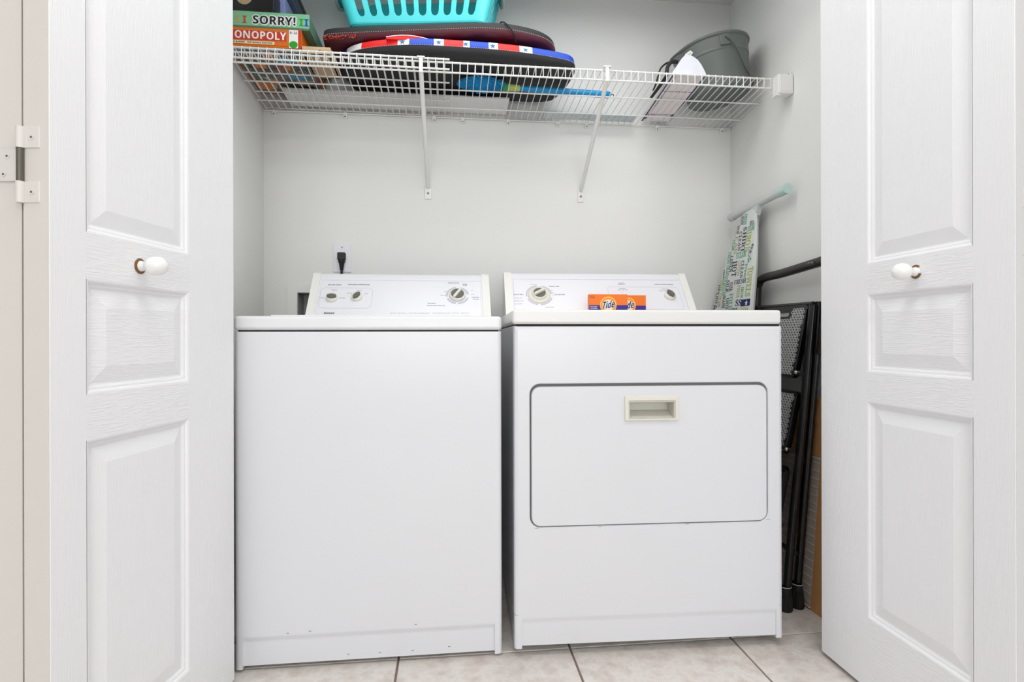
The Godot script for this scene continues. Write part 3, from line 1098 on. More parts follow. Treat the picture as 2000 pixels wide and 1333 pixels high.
func build_shelf() -> void:
	make_wire_shelf("long white wire shelf section running the full width of the closet to the right wall", -0.708, 1.188, 0.0, [-2.067, -2.207], 0.004, Vector3.ZERO, Vector3.ZERO)
	# the shorter section lies on top of the long one, a little higher at its left end
	make_wire_shelf("short white wire shelf section overlapping the left half of the long one under the games", -0.708, -0.006, 0.0085, [-2.030, -2.163], 0.0155, Vector3(-0.0025, 0.0065, 0), Vector3(0, 0, deg_to_rad(-0.4)))
	# diagonal supports
	for s in [[-0.0895, -0.0819, 1.455, "diagonal white support pole under the shelf above the washer"], [0.5360, 0.5415, 1.458, "diagonal white support pole under the shelf above the dryer"]]:
		var t := thing("shelf_support", s[3], "bracket", Vector3.ZERO, Vector3.ZERO, "diagonal shelf supports")
		var st := mb()
		tube(st, [Vector3(s[0], 1.728, ZF + 0.012), Vector3(s[1], s[2], -2.290)], 0.0078, 10, true, 0.75)
		part(t, "pole", st, M.wire)
		st = mb()
		rbox(st, Vector3(s[0], 1.7450, ZF + 0.0165), Vector3(0.013, 0.048, 0.005), 0.002)
		rbox(st, Vector3(s[0], 1.7715, ZF + 0.0120), Vector3(0.026, 0.006, 0.016), 0.002)
		part(t, "hook", st, M.wire)
		st = mb()
		rbox(st, Vector3(s[1], s[2] - 0.022, -2.2975), Vector3(0.027, 0.050, 0.005), 0.002)
		var p := part(t, "wall_plate", st, M.wire)
		st = mb()
		disc(st, 0.0045, 0, 0.0022, at(s[1], s[2] - 0.024, -2.2952), 12)
		part(p, "screw", st, M.screw)
	# wall clips along the back rail
	var xs := [-0.673, -0.404, -0.057, 0.057, 0.241, 0.446, 0.566, 0.867, 1.150]
	var first: Node3D = null
	var nth := ["leftmost small white wall clip under the back rail, below the games", "second white wall clip from the left under the shelf's back rail", "white wall clip just right of the left support pole", "fourth white wall clip from the left under the shelf's back rail", "white wall clip below the right end of the white foam board", "sixth white wall clip from the left under the shelf's back rail", "white wall clip just right of the right support pole's top", "second white wall clip from the right, below the white package", "rightmost small white wall clip under the back rail, below the bucket"]
	for k in xs.size():
		if first == null:
			first = thing("shelf_clip", nth[k], "clip", Vector3(xs[k], 1.7365, -2.2955), Vector3.ZERO, "wall clips along the back rail of the shelf")
			var st := mb()
			rbox(st, Vector3(0, -0.008, 0), Vector3(0.017, 0.024, 0.012), 0.004)
			tube(st, [Vector3(-0.006, 0, 0.003), Vector3(0.006, 0, 0.003)], 0.0055, 10)
			part(first, "clip_body", st, M.plastic)
			st = mb()
			disc(st, 0.0026, 0, 0.001, at(0, -0.014, 0.0058), 10)
			part(first, "nail", st, M.screw)
		else:
			var c: Node3D = first.duplicate()
			c.name = numbered(self, "shelf_clip")
			add_child(c, true)
			c.position = Vector3(xs[k], 1.7365, -2.2955)
			c.set_meta("label", nth[k])
	# the end bracket on the right wall
	var t := thing("end_bracket", "white box-shaped end bracket holding the shelf at the right wall", "bracket", Vector3(1.164, 1.732, -1.878))
	var st := mb()
	rbox(st, Vector3(0, 0, 0.006), Vector3(0.056, 0.068, 0.040), 0.004)
	part(t, "bracket_body", st, M.plastic)
	st = mb()
	rbox(st, Vector3(0.001, 0.002, 0.0255), Vector3(0.046, 0.054, 0.003), 0.001)
	part(t, "cover", st, M.plastic)
	st = mb()
	rbox(st, Vector3(0.0255, 0.036, 0.006), Vector3(0.006, 0.026, 0.016), 0.002)
	rbox(st, Vector3(-0.024, -0.036, 0.006), Vector3(0.016, 0.008, 0.03), 0.002)
	var e := part(t, "ear", st, M.plastic)
	st = mb()
	disc(st, 0.004, 0, 0.002, Transform3D(Basis(Vector3.BACK, Vector3.UP, Vector3.LEFT), Vector3(0.0225, 0.040, 0.006)), 10)
	part(e, "screw", st, M.screw)


func build_wall_fittings() -> void:
	# outlet
	var t := thing("wall_outlet", "white wall outlet plate above the washer's left end", "outlet", Vector3(-0.4177, 1.1685, -2.30))
	var st := mb()
	rbox(st, Vector3(0, 0, 0.0025), Vector3(0.070, 0.114, 0.006), 0.0025)
	part(t, "plate", st, M.plate)
	st = mb()
	disc(st, 0.019, 0.004, 0.0072, at(0.002, 0.004, 0), 24)
	part(t, "receptacle", st, M.plastic)
	st = mb()
	disc(st, 0.0028, 0.005, 0.0064, at(0, 0.041, 0), 12)
	part(t, "screw", st, M.screw)
	# plug and cord
	t = thing("power_cord", "black plug and cord in the wall outlet above the washer", "cord", Vector3(-0.4165, 1.1685, -2.30))
	st = mb()
	var b := Basis(Vector3.RIGHT, Vector3.DOWN, Vector3.FORWARD)
	rbox(st, Vector3(0, 0.003, 0.021), Vector3(0.030, 0.030, 0.026), 0.004)
	lathe(st, [Vector2(0.0135, 0.0), Vector2(0.0130, 0.012), Vector2(0.0095, 0.016), Vector2(0.0098, 0.021), Vector2(0.0085, 0.023), Vector2(0.0086, 0.030), Vector2(0.0072, 0.032), Vector2(0.0072, 0.042), Vector2(0.004, 0.044)], 16, at(0, -0.009, 0.021, b))
	part(t, "plug", st, M.black)
	st = mb()
	tube(st, smooth_path([Vector3(0, -0.048, 0.021), Vector3(0, -0.09, 0.021), Vector3(0.001, -0.16, 0.022), Vector3(0.004, -0.3, 0.03), Vector3(0.006, -0.45, 0.03)]), 0.0048, 10)
	part(t, "cable", st, M.black)
	# washing machine supply box
	t = thing("supply_box", "white recessed water supply box in the wall left of the washer's console", "utility box", Vector3(-0.515, 0.945, -2.30))
	st = mb()
	ringbar(st, rrect(-0.112, 0.112, -0.125, 0.119, 0.004), rrect(-0.0735, 0.0735, -0.084, 0.0855, 0.003), -0.001, 0.006)
	part(t, "flange", st, M.plastic)
	st = mb()
	for s in [-1, 1]:
		box(st, Vector3(-0.0735 if s < 0 else 0.0715, -0.084, -0.090), Vector3(-0.0715 if s < 0 else 0.0735, 0.0855, 0.004))
		box(st, Vector3(-0.0735, -0.084 if s < 0 else 0.0835, -0.090), Vector3(0.0735, -0.082 if s < 0 else 0.0855, 0.004))
	box(st, Vector3(-0.0735, -0.084, -0.092), Vector3(0.0735, 0.0855, -0.090))
	part(t, "recess", st, M.sheet_grey)
	for s in [[-0.02, M.red], [0.035, M.blue]]:
		st = mb()
		lathe(st, [Vector2(0.011, 0), Vector2(0.011, 0.035), Vector2(0.007, 0.037), Vector2(0.007, 0.05), Vector2(0, 0.05)], 14, at(s[0], -0.082, -0.05))
		var v := part(t, "valve", st, M.pin)
		st = mb()
		rbox(st, Vector3(s[0], -0.03, -0.05), Vector3(0.03, 0.006, 0.012), 0.002)
		part(v, "valve_handle", st, s[1])


# =====================================================================
# on the shelf
# =====================================================================
func print_image(seed_: int, cols: Array, w: int, h: int) -> StandardMaterial3D:
	# a busy printed box bottom: patches of colour with fine noise
	var im := Image.create(w, h, false, Image.FORMAT_RGB8)
	var r := RandomNumberGenerator.new()
	r.seed = seed_
	im.fill(cols[0])
	for k in 26:
		var c: Color = cols[r.randi() % cols.size()]
		var rw := r.randi_range(w / 12, w / 3)
		var rh := r.randi_range(h / 20, h / 6)
		im.fill_rect(Rect2i(r.randi_range(-10, w), r.randi_range(-10, h), rw, rh), c)
	for k in 6:
		var c: Color = cols[r.randi() % cols.size()]
		var cx := r.randf() * w
		var cy := r.randf() * h
		var rad := r.randf_range(w * 0.06, w * 0.16)
		for y in range(maxi(0, int(cy - rad)), mini(h, int(cy + rad))):
			for x in range(maxi(0, int(cx - rad)), mini(w, int(cx + rad))):
				if Vector2(x - cx, y - cy).length() < rad:
					im.set_pixel(x, y, c)
	for k in 1500:
		var c: Color = cols[r.randi() % cols.size()]
		im.fill_rect(Rect2i(r.randi_range(0, w - 4), r.randi_range(0, h - 3), r.randi_range(2, 6), r.randi_range(1, 3)), c.lightened(r.randf_range(0, 0.3)))
	var m := mat(Color.WHITE, 0.45)
	m.albedo_texture = ImageTexture.create_from_image(im)
	return m


func game_box(label: String, x0: float, x1: float, y0: float, y1: float, z0: float, z1: float, body: Material, side: Material, bottom: Material = null) -> Node3D:
	# front face at z1; origin at the middle of its base
	var c := Vector3((x0 + x1) / 2, y0, (z0 + z1) / 2)
	var t := thing("board_game_box", label, "board game", c, Vector3.ZERO, "board games stacked on the left of the shelf")
	var hx := (x1 - x0) / 2
	var hz := (z1 - z0) / 2
	var hy := y1 - y0
	var st := mb()
	rbox(st, Vector3(0, hy * 0.42, 0), Vector3(2 * hx - 0.003, hy * 0.84, 2 * hz - 0.003), 0.0012)
	part(t, "tray", st, side)
	st = mb()
	rbox(st, Vector3(0, hy * 0.55, 0), Vector3(2 * hx, hy * 0.90, 2 * hz), 0.0012)
	part(t, "lid", st, body)
	if bottom:
		st = mb()
		var y := -0.0004
		quad_uv(st, Vector3(-hx + 0.002, y, -hz + 0.002), Vector3(hx - 0.002, y, -hz + 0.002), Vector3(hx - 0.002, y, hz - 0.002), Vector3(-hx + 0.002, y, hz - 0.002), Vector3.DOWN)
		part(t, "printed_bottom", st, bottom)
	return t


func build_games() -> void:
	var zf := -1.912
	# 1 the bottom box: only its edge and its printed underside show
	var cols := [Color(0.36, 0.38, 0.36), Color(0.92, 0.52, 0.18), Color(0.10, 0.58, 0.74), Color(0.70, 0.24, 0.17), Color(0.80, 0.80, 0.75), Color(0.24, 0.24, 0.25), Color(0.88, 0.68, 0.42), Color(0.60, 0.55, 0.50)]
	var t := game_box("flat board game box with pale blue and maroon edge at the bottom of the stack", -0.700, -0.478, 1.7825, 1.7935, -2.245, zf - 0.004, M.sky_print, M.maroon_print, print_image(4, cols, 256, 384))
	var hz := (2.245 - 1.916) / 2
	var st := mb()
	box(st, Vector3(-0.111, 0.0075, hz - 0.001), Vector3(0.111, 0.0115, hz + 0.0006))
	part(t, "colour_band", st, M.maroon_print)
	st = mb()
	for k in 15:
		box(st, Vector3(-0.105 + k * 0.0145, 0.0015, hz - 0.001), Vector3(-0.098 + k * 0.0145, 0.006, hz + 0.0007))
	part(t, "printed_squares", st, M.game_steel)
	# 2 orange box
	t = game_box("orange board game box with white MONOPOLY lettering under the green box", -0.7135, -0.4755, 1.7938, 1.8548, -2.280, zf, M.game_orange, M.game_orange)
	hz = (2.280 - 1.912) / 2
	var xm := (-0.7135 - 0.4755) / 2
	var X := func(x: float) -> float: return x - xm
	var zz := hz
	st = mb()
	box(st, Vector3(X.call(-0.712), 0.0185, zz - 0.001), Vector3(X.call(-0.5195), 0.0535, zz + 0.0004))
	var band := part(t, "red_panel", st, M.game_red)
	st = mb()
	for y in [0.0185, 0.0520]:
		box(st, Vector3(X.call(-0.712), y, zz), Vector3(X.call(-0.5195), y + 0.0013, zz + 0.0007))
	box(st, Vector3(X.call(-0.5215), 0.0199, zz), Vector3(X.call(-0.520), 0.0519, zz + 0.0006))
	part(band, "gold_line", st, M.gold)
	lettering(t, "MONOPOLY", M.white_print, at(X.call(-0.6175), 0.0372, zz + 0.0007), 0.190, 0.0245, bold, 0.0008, 48)
	st = mb()
	box(st, Vector3(X.call(-0.710), 0.0085, zz - 0.001), Vector3(X.call(-0.560), 0.0175, zz + 0.0006))
	part(t, "caption_strip", st, M.pale)
	lettering(t, "HERE & NOW : THE WORLD EDITION", M.ink, at(X.call(-0.6330), 0.0130, zz + 0.0009), 0.134, 0.0045, bold, 0.0005, 20)
	st = mb()
	box(st, Vector3(X.call(-0.5140), 0.001, zz - 0.001), Vector3(X.call(-0.4860), 0.0595, zz + 0.0006))
	part(t, "white_label", st, M.white_print)
	lettering(t, "8+  2-6", M.print, at(X.call(-0.500), 0.0500, zz + 0.0008), 0.022, 0.0085, bold, 0.0005, 20)
	st = mb()
	var pk := PackedVector2Array()
	for k in 18:
		pk.append(Vector2(X.call(-0.500) + cos(TAU * k / 18) * 0.0135, 0.0120 + sin(TAU * k / 18) * 0.0115))
	extrude(st, pk, zz, zz + 0.0009)
	part(t, "green_seal", st, M.green_print)
	st = mb()
	box(st, Vector3(X.call(-0.4845), 0.001, zz - 0.001), Vector3(X.call(-0.4760), 0.0595, zz + 0.0005))
	part(t, "red_edge", st, M.game_red)
	# 3 green box
	t = game_box("green board game box with black SORRY! lettering on top of the orange box", -0.7135, -0.4510, 1.8562, 1.9080, -2.275, zf - 0.002, M.game_green, M.game_green_side)
	hz = (2.275 - 1.914) / 2
	xm = (-0.7135 - 0.4510) / 2
	st = mb()
	quad(st, Vector3(0.1316, 0.003, hz - 0.003), Vector3(0.1316, 0.003, -hz + 0.003), Vector3(0.1316, 0.049, -hz + 0.003), Vector3(0.1316, 0.049, hz - 0.003), Vector3.RIGHT)
	part(t, "printed_side", st, M.game_green_side)
	st = mb()
	for k in 8:
		txt(st, "SORRY!", at(X.call(-0.5725) + cos(TAU * k / 8) * 0.0034, 0.0255 + sin(TAU * k / 8) * 0.0034, hz + 0.0003 + k * 0.00005), 0.1330, 0.0270, bold, 0.0004, 32)
	part(t, "lettering_outline", st, M.white_print)
	lettering(t, "SORRY!", M.ink, at(X.call(-0.5725), 0.0255, hz + 0.0012), 0.1330, 0.0270, bold, 0.0004, 48)
	# the little pawns beside the lettering
	for p in [[-0.6875, M.gold], [-0.6650, M.game_red], [-0.4880, M.green_print], [-0.4720, M.blue]]:
		st = mb()
		var px: float = X.call(p[0])
		extrude(st, PackedVector2Array([Vector2(px - 0.008, 0.013), Vector2(px + 0.008, 0.013), Vector2(px + 0.003, 0.017), Vector2(px + 0.002, 0.030), Vector2(px + 0.008, 0.036), Vector2(px - 0.008, 0.036), Vector2(px - 0.002, 0.030), Vector2(px - 0.003, 0.017)]), hz, hz + 0.0008)
		part(t, "printed_pawn", st, p[1])
	# 4 black box with a round emblem, and the boxes behind it
	t = game_box("black board game box with a round gold emblem on top of the green box", -0.7100, -0.5636, 1.9084, 1.9900, -1.992, zf - 0.003, M.game_black, M.game_black)
	hz = (1.992 - 1.915) / 2
	xm = (-0.7100 - 0.5636) / 2
	st = mb()
	disc(st, 0.0245, hz, hz + 0.0006, at(X.call(-0.6120), 0.0455, 0), 32)
	var em := part(t, "emblem", st, M.silver)
	st = mb()
	disc(st, 0.0190, hz, hz + 0.0010, at(X.call(-0.6120), 0.0455, 0), 32)
	part(em, "emblem_middle", st, M.gold)
	st = mb()
	box(st, Vector3(X.call(-0.708), 0.012, hz - 0.001), Vector3(X.call(-0.655), 0.075, hz + 0.0005))
	part(t, "picture", st, M.silver)
	var y := 1.9084
	for b in [["lavender game box lying behind the black box", 0.104, M.game_lavender, -0.5500], ["thin navy game box on the lavender one", 0.0280, M.game_navy, -0.5495], ["thin grey-blue game box on the navy one", 0.0260, M.game_steel, -0.5500], ["thin slate game box second from the top of the stack", 0.0270, M.game_steel, -0.5505], ["thin black game box at the very top of the stack", 0.0230, M.game_black, -0.5490]]:
		t = game_box(b[0], -0.7120, b[3], y, y + b[1], -2.285, -1.995, b[2], b[2])
		if b[1] > 0.1:
			var hx: float = (b[3] + 0.712) / 2
			st = mb()
			box(st, Vector3(hx - 0.001, 0.008, -0.05), Vector3(hx + 0.0006, 0.045, 0.085))
			part(t, "picture", st, M.game_black)
		y += b[1] + 0.0006
	# 5 the wooden tray beside the games
	t = thing("wooden_tray", "pale wooden tray on the shelf between the games and the body boards", "tray", Vector3(-0.4285, 1.7795, -2.000))
	st = mb()
	rbox(st, Vector3(0, 0.003, 0), Vector3(0.0880, 0.006, 0.178), 0.001)
	part(t, "base", st, M.wood)
	for s in [[Vector3(0, 0.0115, 0.0860), Vector3(0.090, 0.023, 0.008)], [Vector3(0, 0.0115, -0.0860), Vector3(0.090, 0.023, 0.008)], [Vector3(0.0410, 0.0115, 0), Vector3(0.008, 0.023, 0.164)], [Vector3(-0.0410, 0.0115, 0), Vector3(0.008, 0.023, 0.164)]]:
		st = mb()
		rbox(st, s[0], s[1], 0.001)
		part(t, "side", st, M.wood)
	st = mb()
	disc(st, 0.0022, 0.09, 0.0906, at(0.012, 0.012, 0), 10)
	part(t, "nail", st, M.screw)


func board_outline(pts: Array, n := 5) -> Array:
	var ring := []
	var m := pts.size()
	for i in m:
		for k in n:
			var v: Vector2 = pts[i].cubic_interpolate(pts[(i + 1) % m], pts[(i + m - 1) % m], pts[(i + 2) % m], float(k) / n)
			ring.append(v)
	return ring


func body_board(called: String, label: String, ring: Array, thick: float, seam: float, lower: Material, upper: Material, bands: Array, at_pos: Vector3, turn: Vector3) -> Node3D:
	# ring: outline (x, z) at the widest line; the rail is a soft chine, split at height seam into a lower and an upper skin
	var t := thing(called, label, "body board", at_pos, turn, "body boards lying on the shelf")
	var ctr := Vector2.ZERO
	for p in ring:
		ctr += p
	ctr /= ring.size()
	var prof := [[-0.020, 0.0], [-0.008, 0.002], [-0.001, 0.008], [0.0, seam], [-0.001, seam + 0.006], [-0.004, thick * 0.86], [-0.010, thick * 0.97], [-0.022, thick]]
	var m := ring.size()
	var off := []
	for k in m:
		var e: Vector2 = (ring[(k + 1) % m] - ring[(k + m - 1) % m]).normalized()
		var nn := Vector2(e.y, -e.x)
		if nn.dot(ring[k] - ctr) < 0:
			nn = -nn
		off.append(nn)
	var P := func(k: int, j: int) -> Vector3:
		var q: Vector2 = ring[k] + off[k] * prof[j][0]
		return Vector3(q.x, prof[j][1], q.y)
	var N := func(k: int, j: int) -> Vector3:
		var a: Array = prof[maxi(j - 1, 0)]
		var b: Array = prof[mini(j + 1, prof.size() - 1)]
		var d := Vector2(b[0] - a[0], b[1] - a[1]).normalized()
		return (Vector3(off[k].x, 0, off[k].y) * d.y + Vector3.DOWN * d.x).normalized()
	var low := mb()
	var tops := {}
	for k in m:
		var l := (k + 1) % m
		var xm: float = (ring[k].x + ring[l].x) / 2
		var mt := -1
		for i in bands.size():
			if xm >= bands[i][0] and xm < bands[i][1] and ring[k].y > ctr.y:
				mt = i
		if not tops.has(mt):
			tops[mt] = mb()
		for j in prof.size() - 1:
			var st: SurfaceTool = low if j < 3 else tops[mt]
			quad_n(st, P.call(k, j), P.call(l, j), P.call(l, j + 1), P.call(k, j + 1), N.call(k, j), N.call(l, j), N.call(l, j + 1), N.call(k, j + 1))
	var bot := []
	var top := []
	for k in m:
		bot.append(Vector2(P.call(k, 0).x, P.call(k, 0).z))
		top.append(Vector2(P.call(k, 7).x, P.call(k, 7).z))
	var lay := Transform3D(Basis(Vector3.RIGHT, Vector3.BACK, Vector3.UP), Vector3.ZERO)   # (x, y) -> (x, 0, z), z -> up
	fill(low, bot, 0.0, lay, -1.0)
	fill(tops[-1], top, thick, lay, 1.0)
	part(t, "lower_skin", low, lower)
	for mt in tops:
		part(t, "upper_skin" if mt < 0 else "stripe", tops[mt], upper if mt < 0 else bands[mt][2])
	# stitches along the seam
	var st := mb()
	var gone := 0.0
	for k in m:
		var a := P.call(k, 3) as Vector3
		var b := P.call((k + 1) % m, 3) as Vector3
		var len := a.distance_to(b)
		while gone < len:
			var c := a.lerp(b, gone / len)
			if c.z > -0.30 + ctr.y * 0.0:
				var o := Vector3(off[k].x, 0, off[k].y)
				rbox(st, c + o * 0.0006 + Vector3(0, 0.0005, 0), Vector3(0.0036, 0.0016, 0.0016), 0.0005, Transform3D.IDENTITY, 1)
			gone += 0.0075
		gone -= len
	part(t, "stitching", st, M.stitch).set_meta("kind", "stuff")
	return t


func star_shape(r: float) -> PackedVector2Array:
	var pk := PackedVector2Array()
	for k in 10:
		var a := PI / 2 + TAU * k / 10
		pk.append(Vector2(cos(a), sin(a)) * (r if k % 2 == 0 else r * 0.42))
	return pk


func build_boards() -> void:
	# the lower board: black below, red white and blue above; coordinates are (x, z) from (0, -2.1)
	var pts := [Vector2(0.454, 0.02), Vector2(0.446, 0.115), Vector2(0.385, 0.152), Vector2(0.22, 0.184), Vector2(0.05, 0.194), Vector2(-0.12, 0.191), Vector2(-0.26, 0.158), Vector2(-0.345, 0.105), Vector2(-0.380, 0.02), Vector2(-0.372, -0.08), Vector2(-0.33, -0.160), Vector2(-0.10, -0.180), Vector2(0.15, -0.180), Vector2(0.37, -0.176), Vector2(0.43, -0.125)]
	var ring := board_outline(pts, 16)
	var edges := [-0.350, -0.291, -0.170, -0.134, -0.046, -0.019, 0.047, 0.069, 0.133, 0.164, 0.245, 0.282]
	var cols: Array = [M.blue, M.white_cloth, M.red, M.white_cloth, M.blue, M.white_cloth, M.red, M.white_cloth, M.blue, M.white_cloth, M.red, M.white_cloth, M.blue]
	var bands := []
	for k in cols.size():
		bands.append([edges[k - 1] if k > 0 else -9.0, edges[k] if k < edges.size() else 9.0, cols[k]])
	var t := body_board("body_board", "body board with red, white and blue starred stripes and a black underside, lower of two", ring, 0.050, 0.0215, M.foam_black, M.blue, bands, Vector3(0, 1.8035, -2.1), Vector3(0, 0, 0))
	for x in [-0.322, -0.152, -0.032, 0.058, 0.149, 0.263]:
		# a star on each white stripe, on the upper chine
		var z := 0.0
		var nn := Vector2.DOWN
		for k in ring.size():
			var q: Vector2 = ring[k]
			if q.y > 0.05 and absf(q.x - x) < 0.006:
				z = q.y
				var e: Vector2 = (ring[(k + 1) % ring.size()] - ring[k - 1]).normalized()
				nn = Vector2(e.y, -e.x)
				if nn.y < 0:
					nn = -nn
		var zaxis := Vector3(nn.x, 0.26, nn.y).normalized()
		var xa := Vector3.UP.cross(zaxis).normalized()
		var b := Basis(xa, zaxis.cross(xa), zaxis)
		var st := mb()
		extrude(st, star_shape(0.0105), -0.0005, 0.0012, Transform3D(b, Vector3(x, 0.0335, z) - Vector3(nn.x, 0, nn.y) * 0.0030))
		part(t, "printed_star", st, M.star)
	var rf := mb()
	var flap := PackedVector2Array()
	var crest := []
	for k in 17:
		var x := lerpf(-0.205, -0.065, k / 16.0)
		flap.append(Vector2(x, 0.040))
		crest.append(Vector3(x, 0.046 + 0.009 * sin(PI * k / 16.0), 0.185))
	for k in 17:
		flap.append(Vector2(crest[16 - k].x, crest[16 - k].y))
	extrude(rf, flap, 0.10, 0.185)
	var fl := part(t, "cover_fold", rf, M.red)
	rf = mb()
	tube(rf, crest, 0.0016, 6)
	part(fl, "piping", rf, M.white_cloth)
	# the upper board: maroon below, black above
	pts = [Vector2(0.388, 0.0), Vector2(0.384, 0.072), Vector2(0.33, 0.138), Vector2(0.22, 0.182), Vector2(0.10, 0.190), Vector2(-0.10, 0.170), Vector2(-0.30, 0.146), Vector2(-0.405, 0.128), Vector2(-0.425, 0.09), Vector2(-0.425, -0.02), Vector2(-0.41, -0.15), Vector2(-0.30, -0.175), Vector2(0.0, -0.178), Vector2(0.25, -0.17), Vector2(0.36, -0.11)]
	ring = board_outline(pts, 8)
	var up := body_board("body_board", "maroon body board with a black top, lying on the starred board under the basket", ring, 0.046, 0.0200, M.maroon, M.foam_black, [], Vector3(0, 1.8700, -2.1), Vector3(0, 0, deg_to_rad(2.0)))
	var st := mb()
	var r2 := RandomNumberGenerator.new()
	r2.seed = 9
	for k in 60:
		var p := Vector3(r2.randf_range(-0.418, -0.31), 0.002 + r2.randf() * 0.012, 0)
		p.z = lerpf(0.134, 0.150, (p.x + 0.418) / 0.1) - (0.006 if p.y < 0.006 else 0.002)
		rbox(st, p, Vector3(0.0042, 0.003, 0.001), 0.0004, Transform3D.IDENTITY, 1)
	var sp := part(up, "speckled_print", st, M.speckle)
	sp.set_meta("kind", "stuff")
	st = mb()
	tube(st, smooth_path([Vector3(0.165, 0.0470, 0.10), Vector3(0.175, 0.0520, 0.150), Vector3(0.185, 0.0500, 0.178), Vector3(0.205, 0.030, 0.189), Vector3(0.222, 0.004, 0.1865), Vector3(0.228, -0.012, 0.170)]), 0.0022, 8)
	part(up, "leash", st, M.black)


func build_basket() -> void:
	# a tapered laundry basket with slotted walls, standing on the upper board
	var t := thing("laundry_basket", "turquoise plastic laundry basket with tall slots on top of the body boards", "basket", Vector3(-0.0945, 1.9135, -2.092), Vector3(0, deg_to_rad(-4.0), deg_to_rad(2.0)))
	var H := 0.265
	var bx := 0.231; var bz := 0.143      # half size at the base
	var tx := 0.300; var tz := 0.196      # half size at the rim
	var th := 0.0028
	var y_slot := 0.043
	var y_top := 0.205
	var hull := func(ax: float, y: float) -> Vector2:   # half sizes at height y
		var k := y / H
		return Vector2(lerpf(bx, tx, k), lerpf(bz, tz, k)) + Vector2(ax, ax)
	var corner := 0.035
	# walls: outer and inner skins with slots cut out; each side is a fan of columns
	var st := mb()
	var slots := []
	for side in 4:
		var n_slots := 10 if side % 2 == 0 else 6
		for layer in 2:
			var inset := 0.0 if layer == 0 else -th
			var W := func(u: float, y: float) -> Vector3:   # u from -1 to 1 along the straight part of that side
				var hs: Vector2 = hull.call(inset, y)
				match side:
					0: return Vector3(u * (hs.x - corner), y, hs.y)
					1: return Vector3(hs.x, y, -u * (hs.y - corner))
					2: return Vector3(-u * (hs.x - corner), y, -hs.y)
					_: return Vector3(-hs.x, y, u * (hs.y - corner))
			var outn: Vector3 = [Vector3.BACK, Vector3.RIGHT, Vector3.FORWARD, Vector3.LEFT][side]
			if layer == 1:
				outn = -outn
			var us := [-1.0]
			var pitch := 2.0 / n_slots
			var wide := pitch * 0.63
			for k in n_slots:
				us.append(-1.0 + pitch * (k + 0.5) - wide / 2)
				us.append(-1.0 + pitch * (k + 0.5) + wide / 2)
			us.append(1.0)
			for k in us.size() - 1:
				var a: float = us[k]
				var b: float = us[k + 1]
				if k % 2 == 0:
					quad(st, W.call(a, 0.012), W.call(b, 0.012), W.call(b, y_top + 0.02), W.call(a, y_top + 0.02), outn)
					quad(st, W.call(a, y_top + 0.02), W.call(b, y_top + 0.02), W.call(b, H), W.call(a, H), outn)
				else:
					var n := 8
					for q in n:
						var a0 := lerpf(a, b, float(q) / n)
						var a1 := lerpf(a, b, float(q + 1) / n)
						var c0 := sqrt(maxf(0, 1 - pow(2.0 * q / n - 1, 2)))
						var c1 := sqrt(maxf(0, 1 - pow(2.0 * (q + 1) / n - 1, 2)))
						var r := 0.014
						quad(st, W.call(a0, 0.012), W.call(a1, 0.012), W.call(a1, y_slot - r * c1), W.call(a0, y_slot - r * c0), outn)
						quad(st, W.call(a0, y_top + r * c0), W.call(a1, y_top + r * c1), W.call(a1, H), W.call(a0, H), outn)
						if layer == 0:
							# the cut edges of the slot
							var hs2 := Vector3(0, 0, 0)
							var inw := -outn * th
							quad(st, W.call(a0, y_slot - r * c0), W.call(a1, y_slot - r * c1), W.call(a1, y_slot - r * c1) + inw, W.call(a0, y_slot - r * c0) + inw, Vector3.UP)
					if layer == 0:
						var inw := -outn * th
						for e in [a, b]:
							var nn: Vector3 = (W.call((a + b) / 2, 0.1) - W.call(e, 0.1)).normalized()
							quad(st, W.call(e, y_slot), W.call(e, y_top), W.call(e, y_top) + inw, W.call(e, y_slot) + inw, nn)
		# rounded corner to the next side
		for layer in 2:
			var inset := 0.0 if layer == 0 else -th
			var sgn := 1.0 if layer == 0 else -1.0
			for q in 6:
				var ang := [PI / 2, 0.0, -PI / 2, PI][side] as float
				var a0 := ang - PI / 2 * q / 6.0
				var a1 := ang - PI / 2 * (q + 1) / 6.0
				var C := func(a: float, y: float) -> Vector3:
					var hs: Vector2 = hull.call(inset, y)
					var sx := [1.0, 1.0, -1.0, -1.0][side] as float
					var sz := [1.0, -1.0, -1.0, 1.0][side] as float
					return Vector3(sx * (hs.x - corner) + cos(a) * corner, y, sz * (hs.y - corner) + sin(a) * corner)
				var n0 := Vector3(cos(a0), 0, sin(a0)) * sgn
				var n1 := Vector3(cos(a1), 0, sin(a1)) * sgn
				quad_n(st, C.call(a0, 0.012), C.call(a1, 0.012), C.call(a1, H), C.call(a0, H), n0, n1, n1, n0)
	# rounded foot and floor
	var loops := []
	var zs := []
	for s in [[0.0, 0.012], [-0.003, 0.004], [-0.012, 0.0]]:
		var hs: Vector2 = hull.call(s[0], s[1])
		loops.append(rrect(-hs.x, hs.x, -hs.y, hs.y, corner + s[0] * 0.5))
		zs.append(s[1])
	for i in 2:
		for k in loops[0].size():
			var l: int = (k + 1) % loops[0].size()
			var p := func(i2: int, k2: int) -> Vector3: return Vector3(loops[i2][k2].x, zs[i2], loops[i2][k2].y)
			var o := Vector3(loops[i][k].x, -0.1, loops[i][k].y).normalized()
			quad(st, p.call(i, k), p.call(i, l), p.call(i + 1, l), p.call(i + 1, k), o)
	var lay := Transform3D(Basis(Vector3.RIGHT, Vector3.BACK, Vector3.UP), Vector3.ZERO)
	fill(st, loops[2], 0.0, lay, -1.0)
	fill(st, loops[0], 0.006, lay, 1.0)
	part(t, "body", st, M.teal)
	# rim
	st = mb()
	var hs: Vector2 = hull.call(0.004, H)
	var path := []
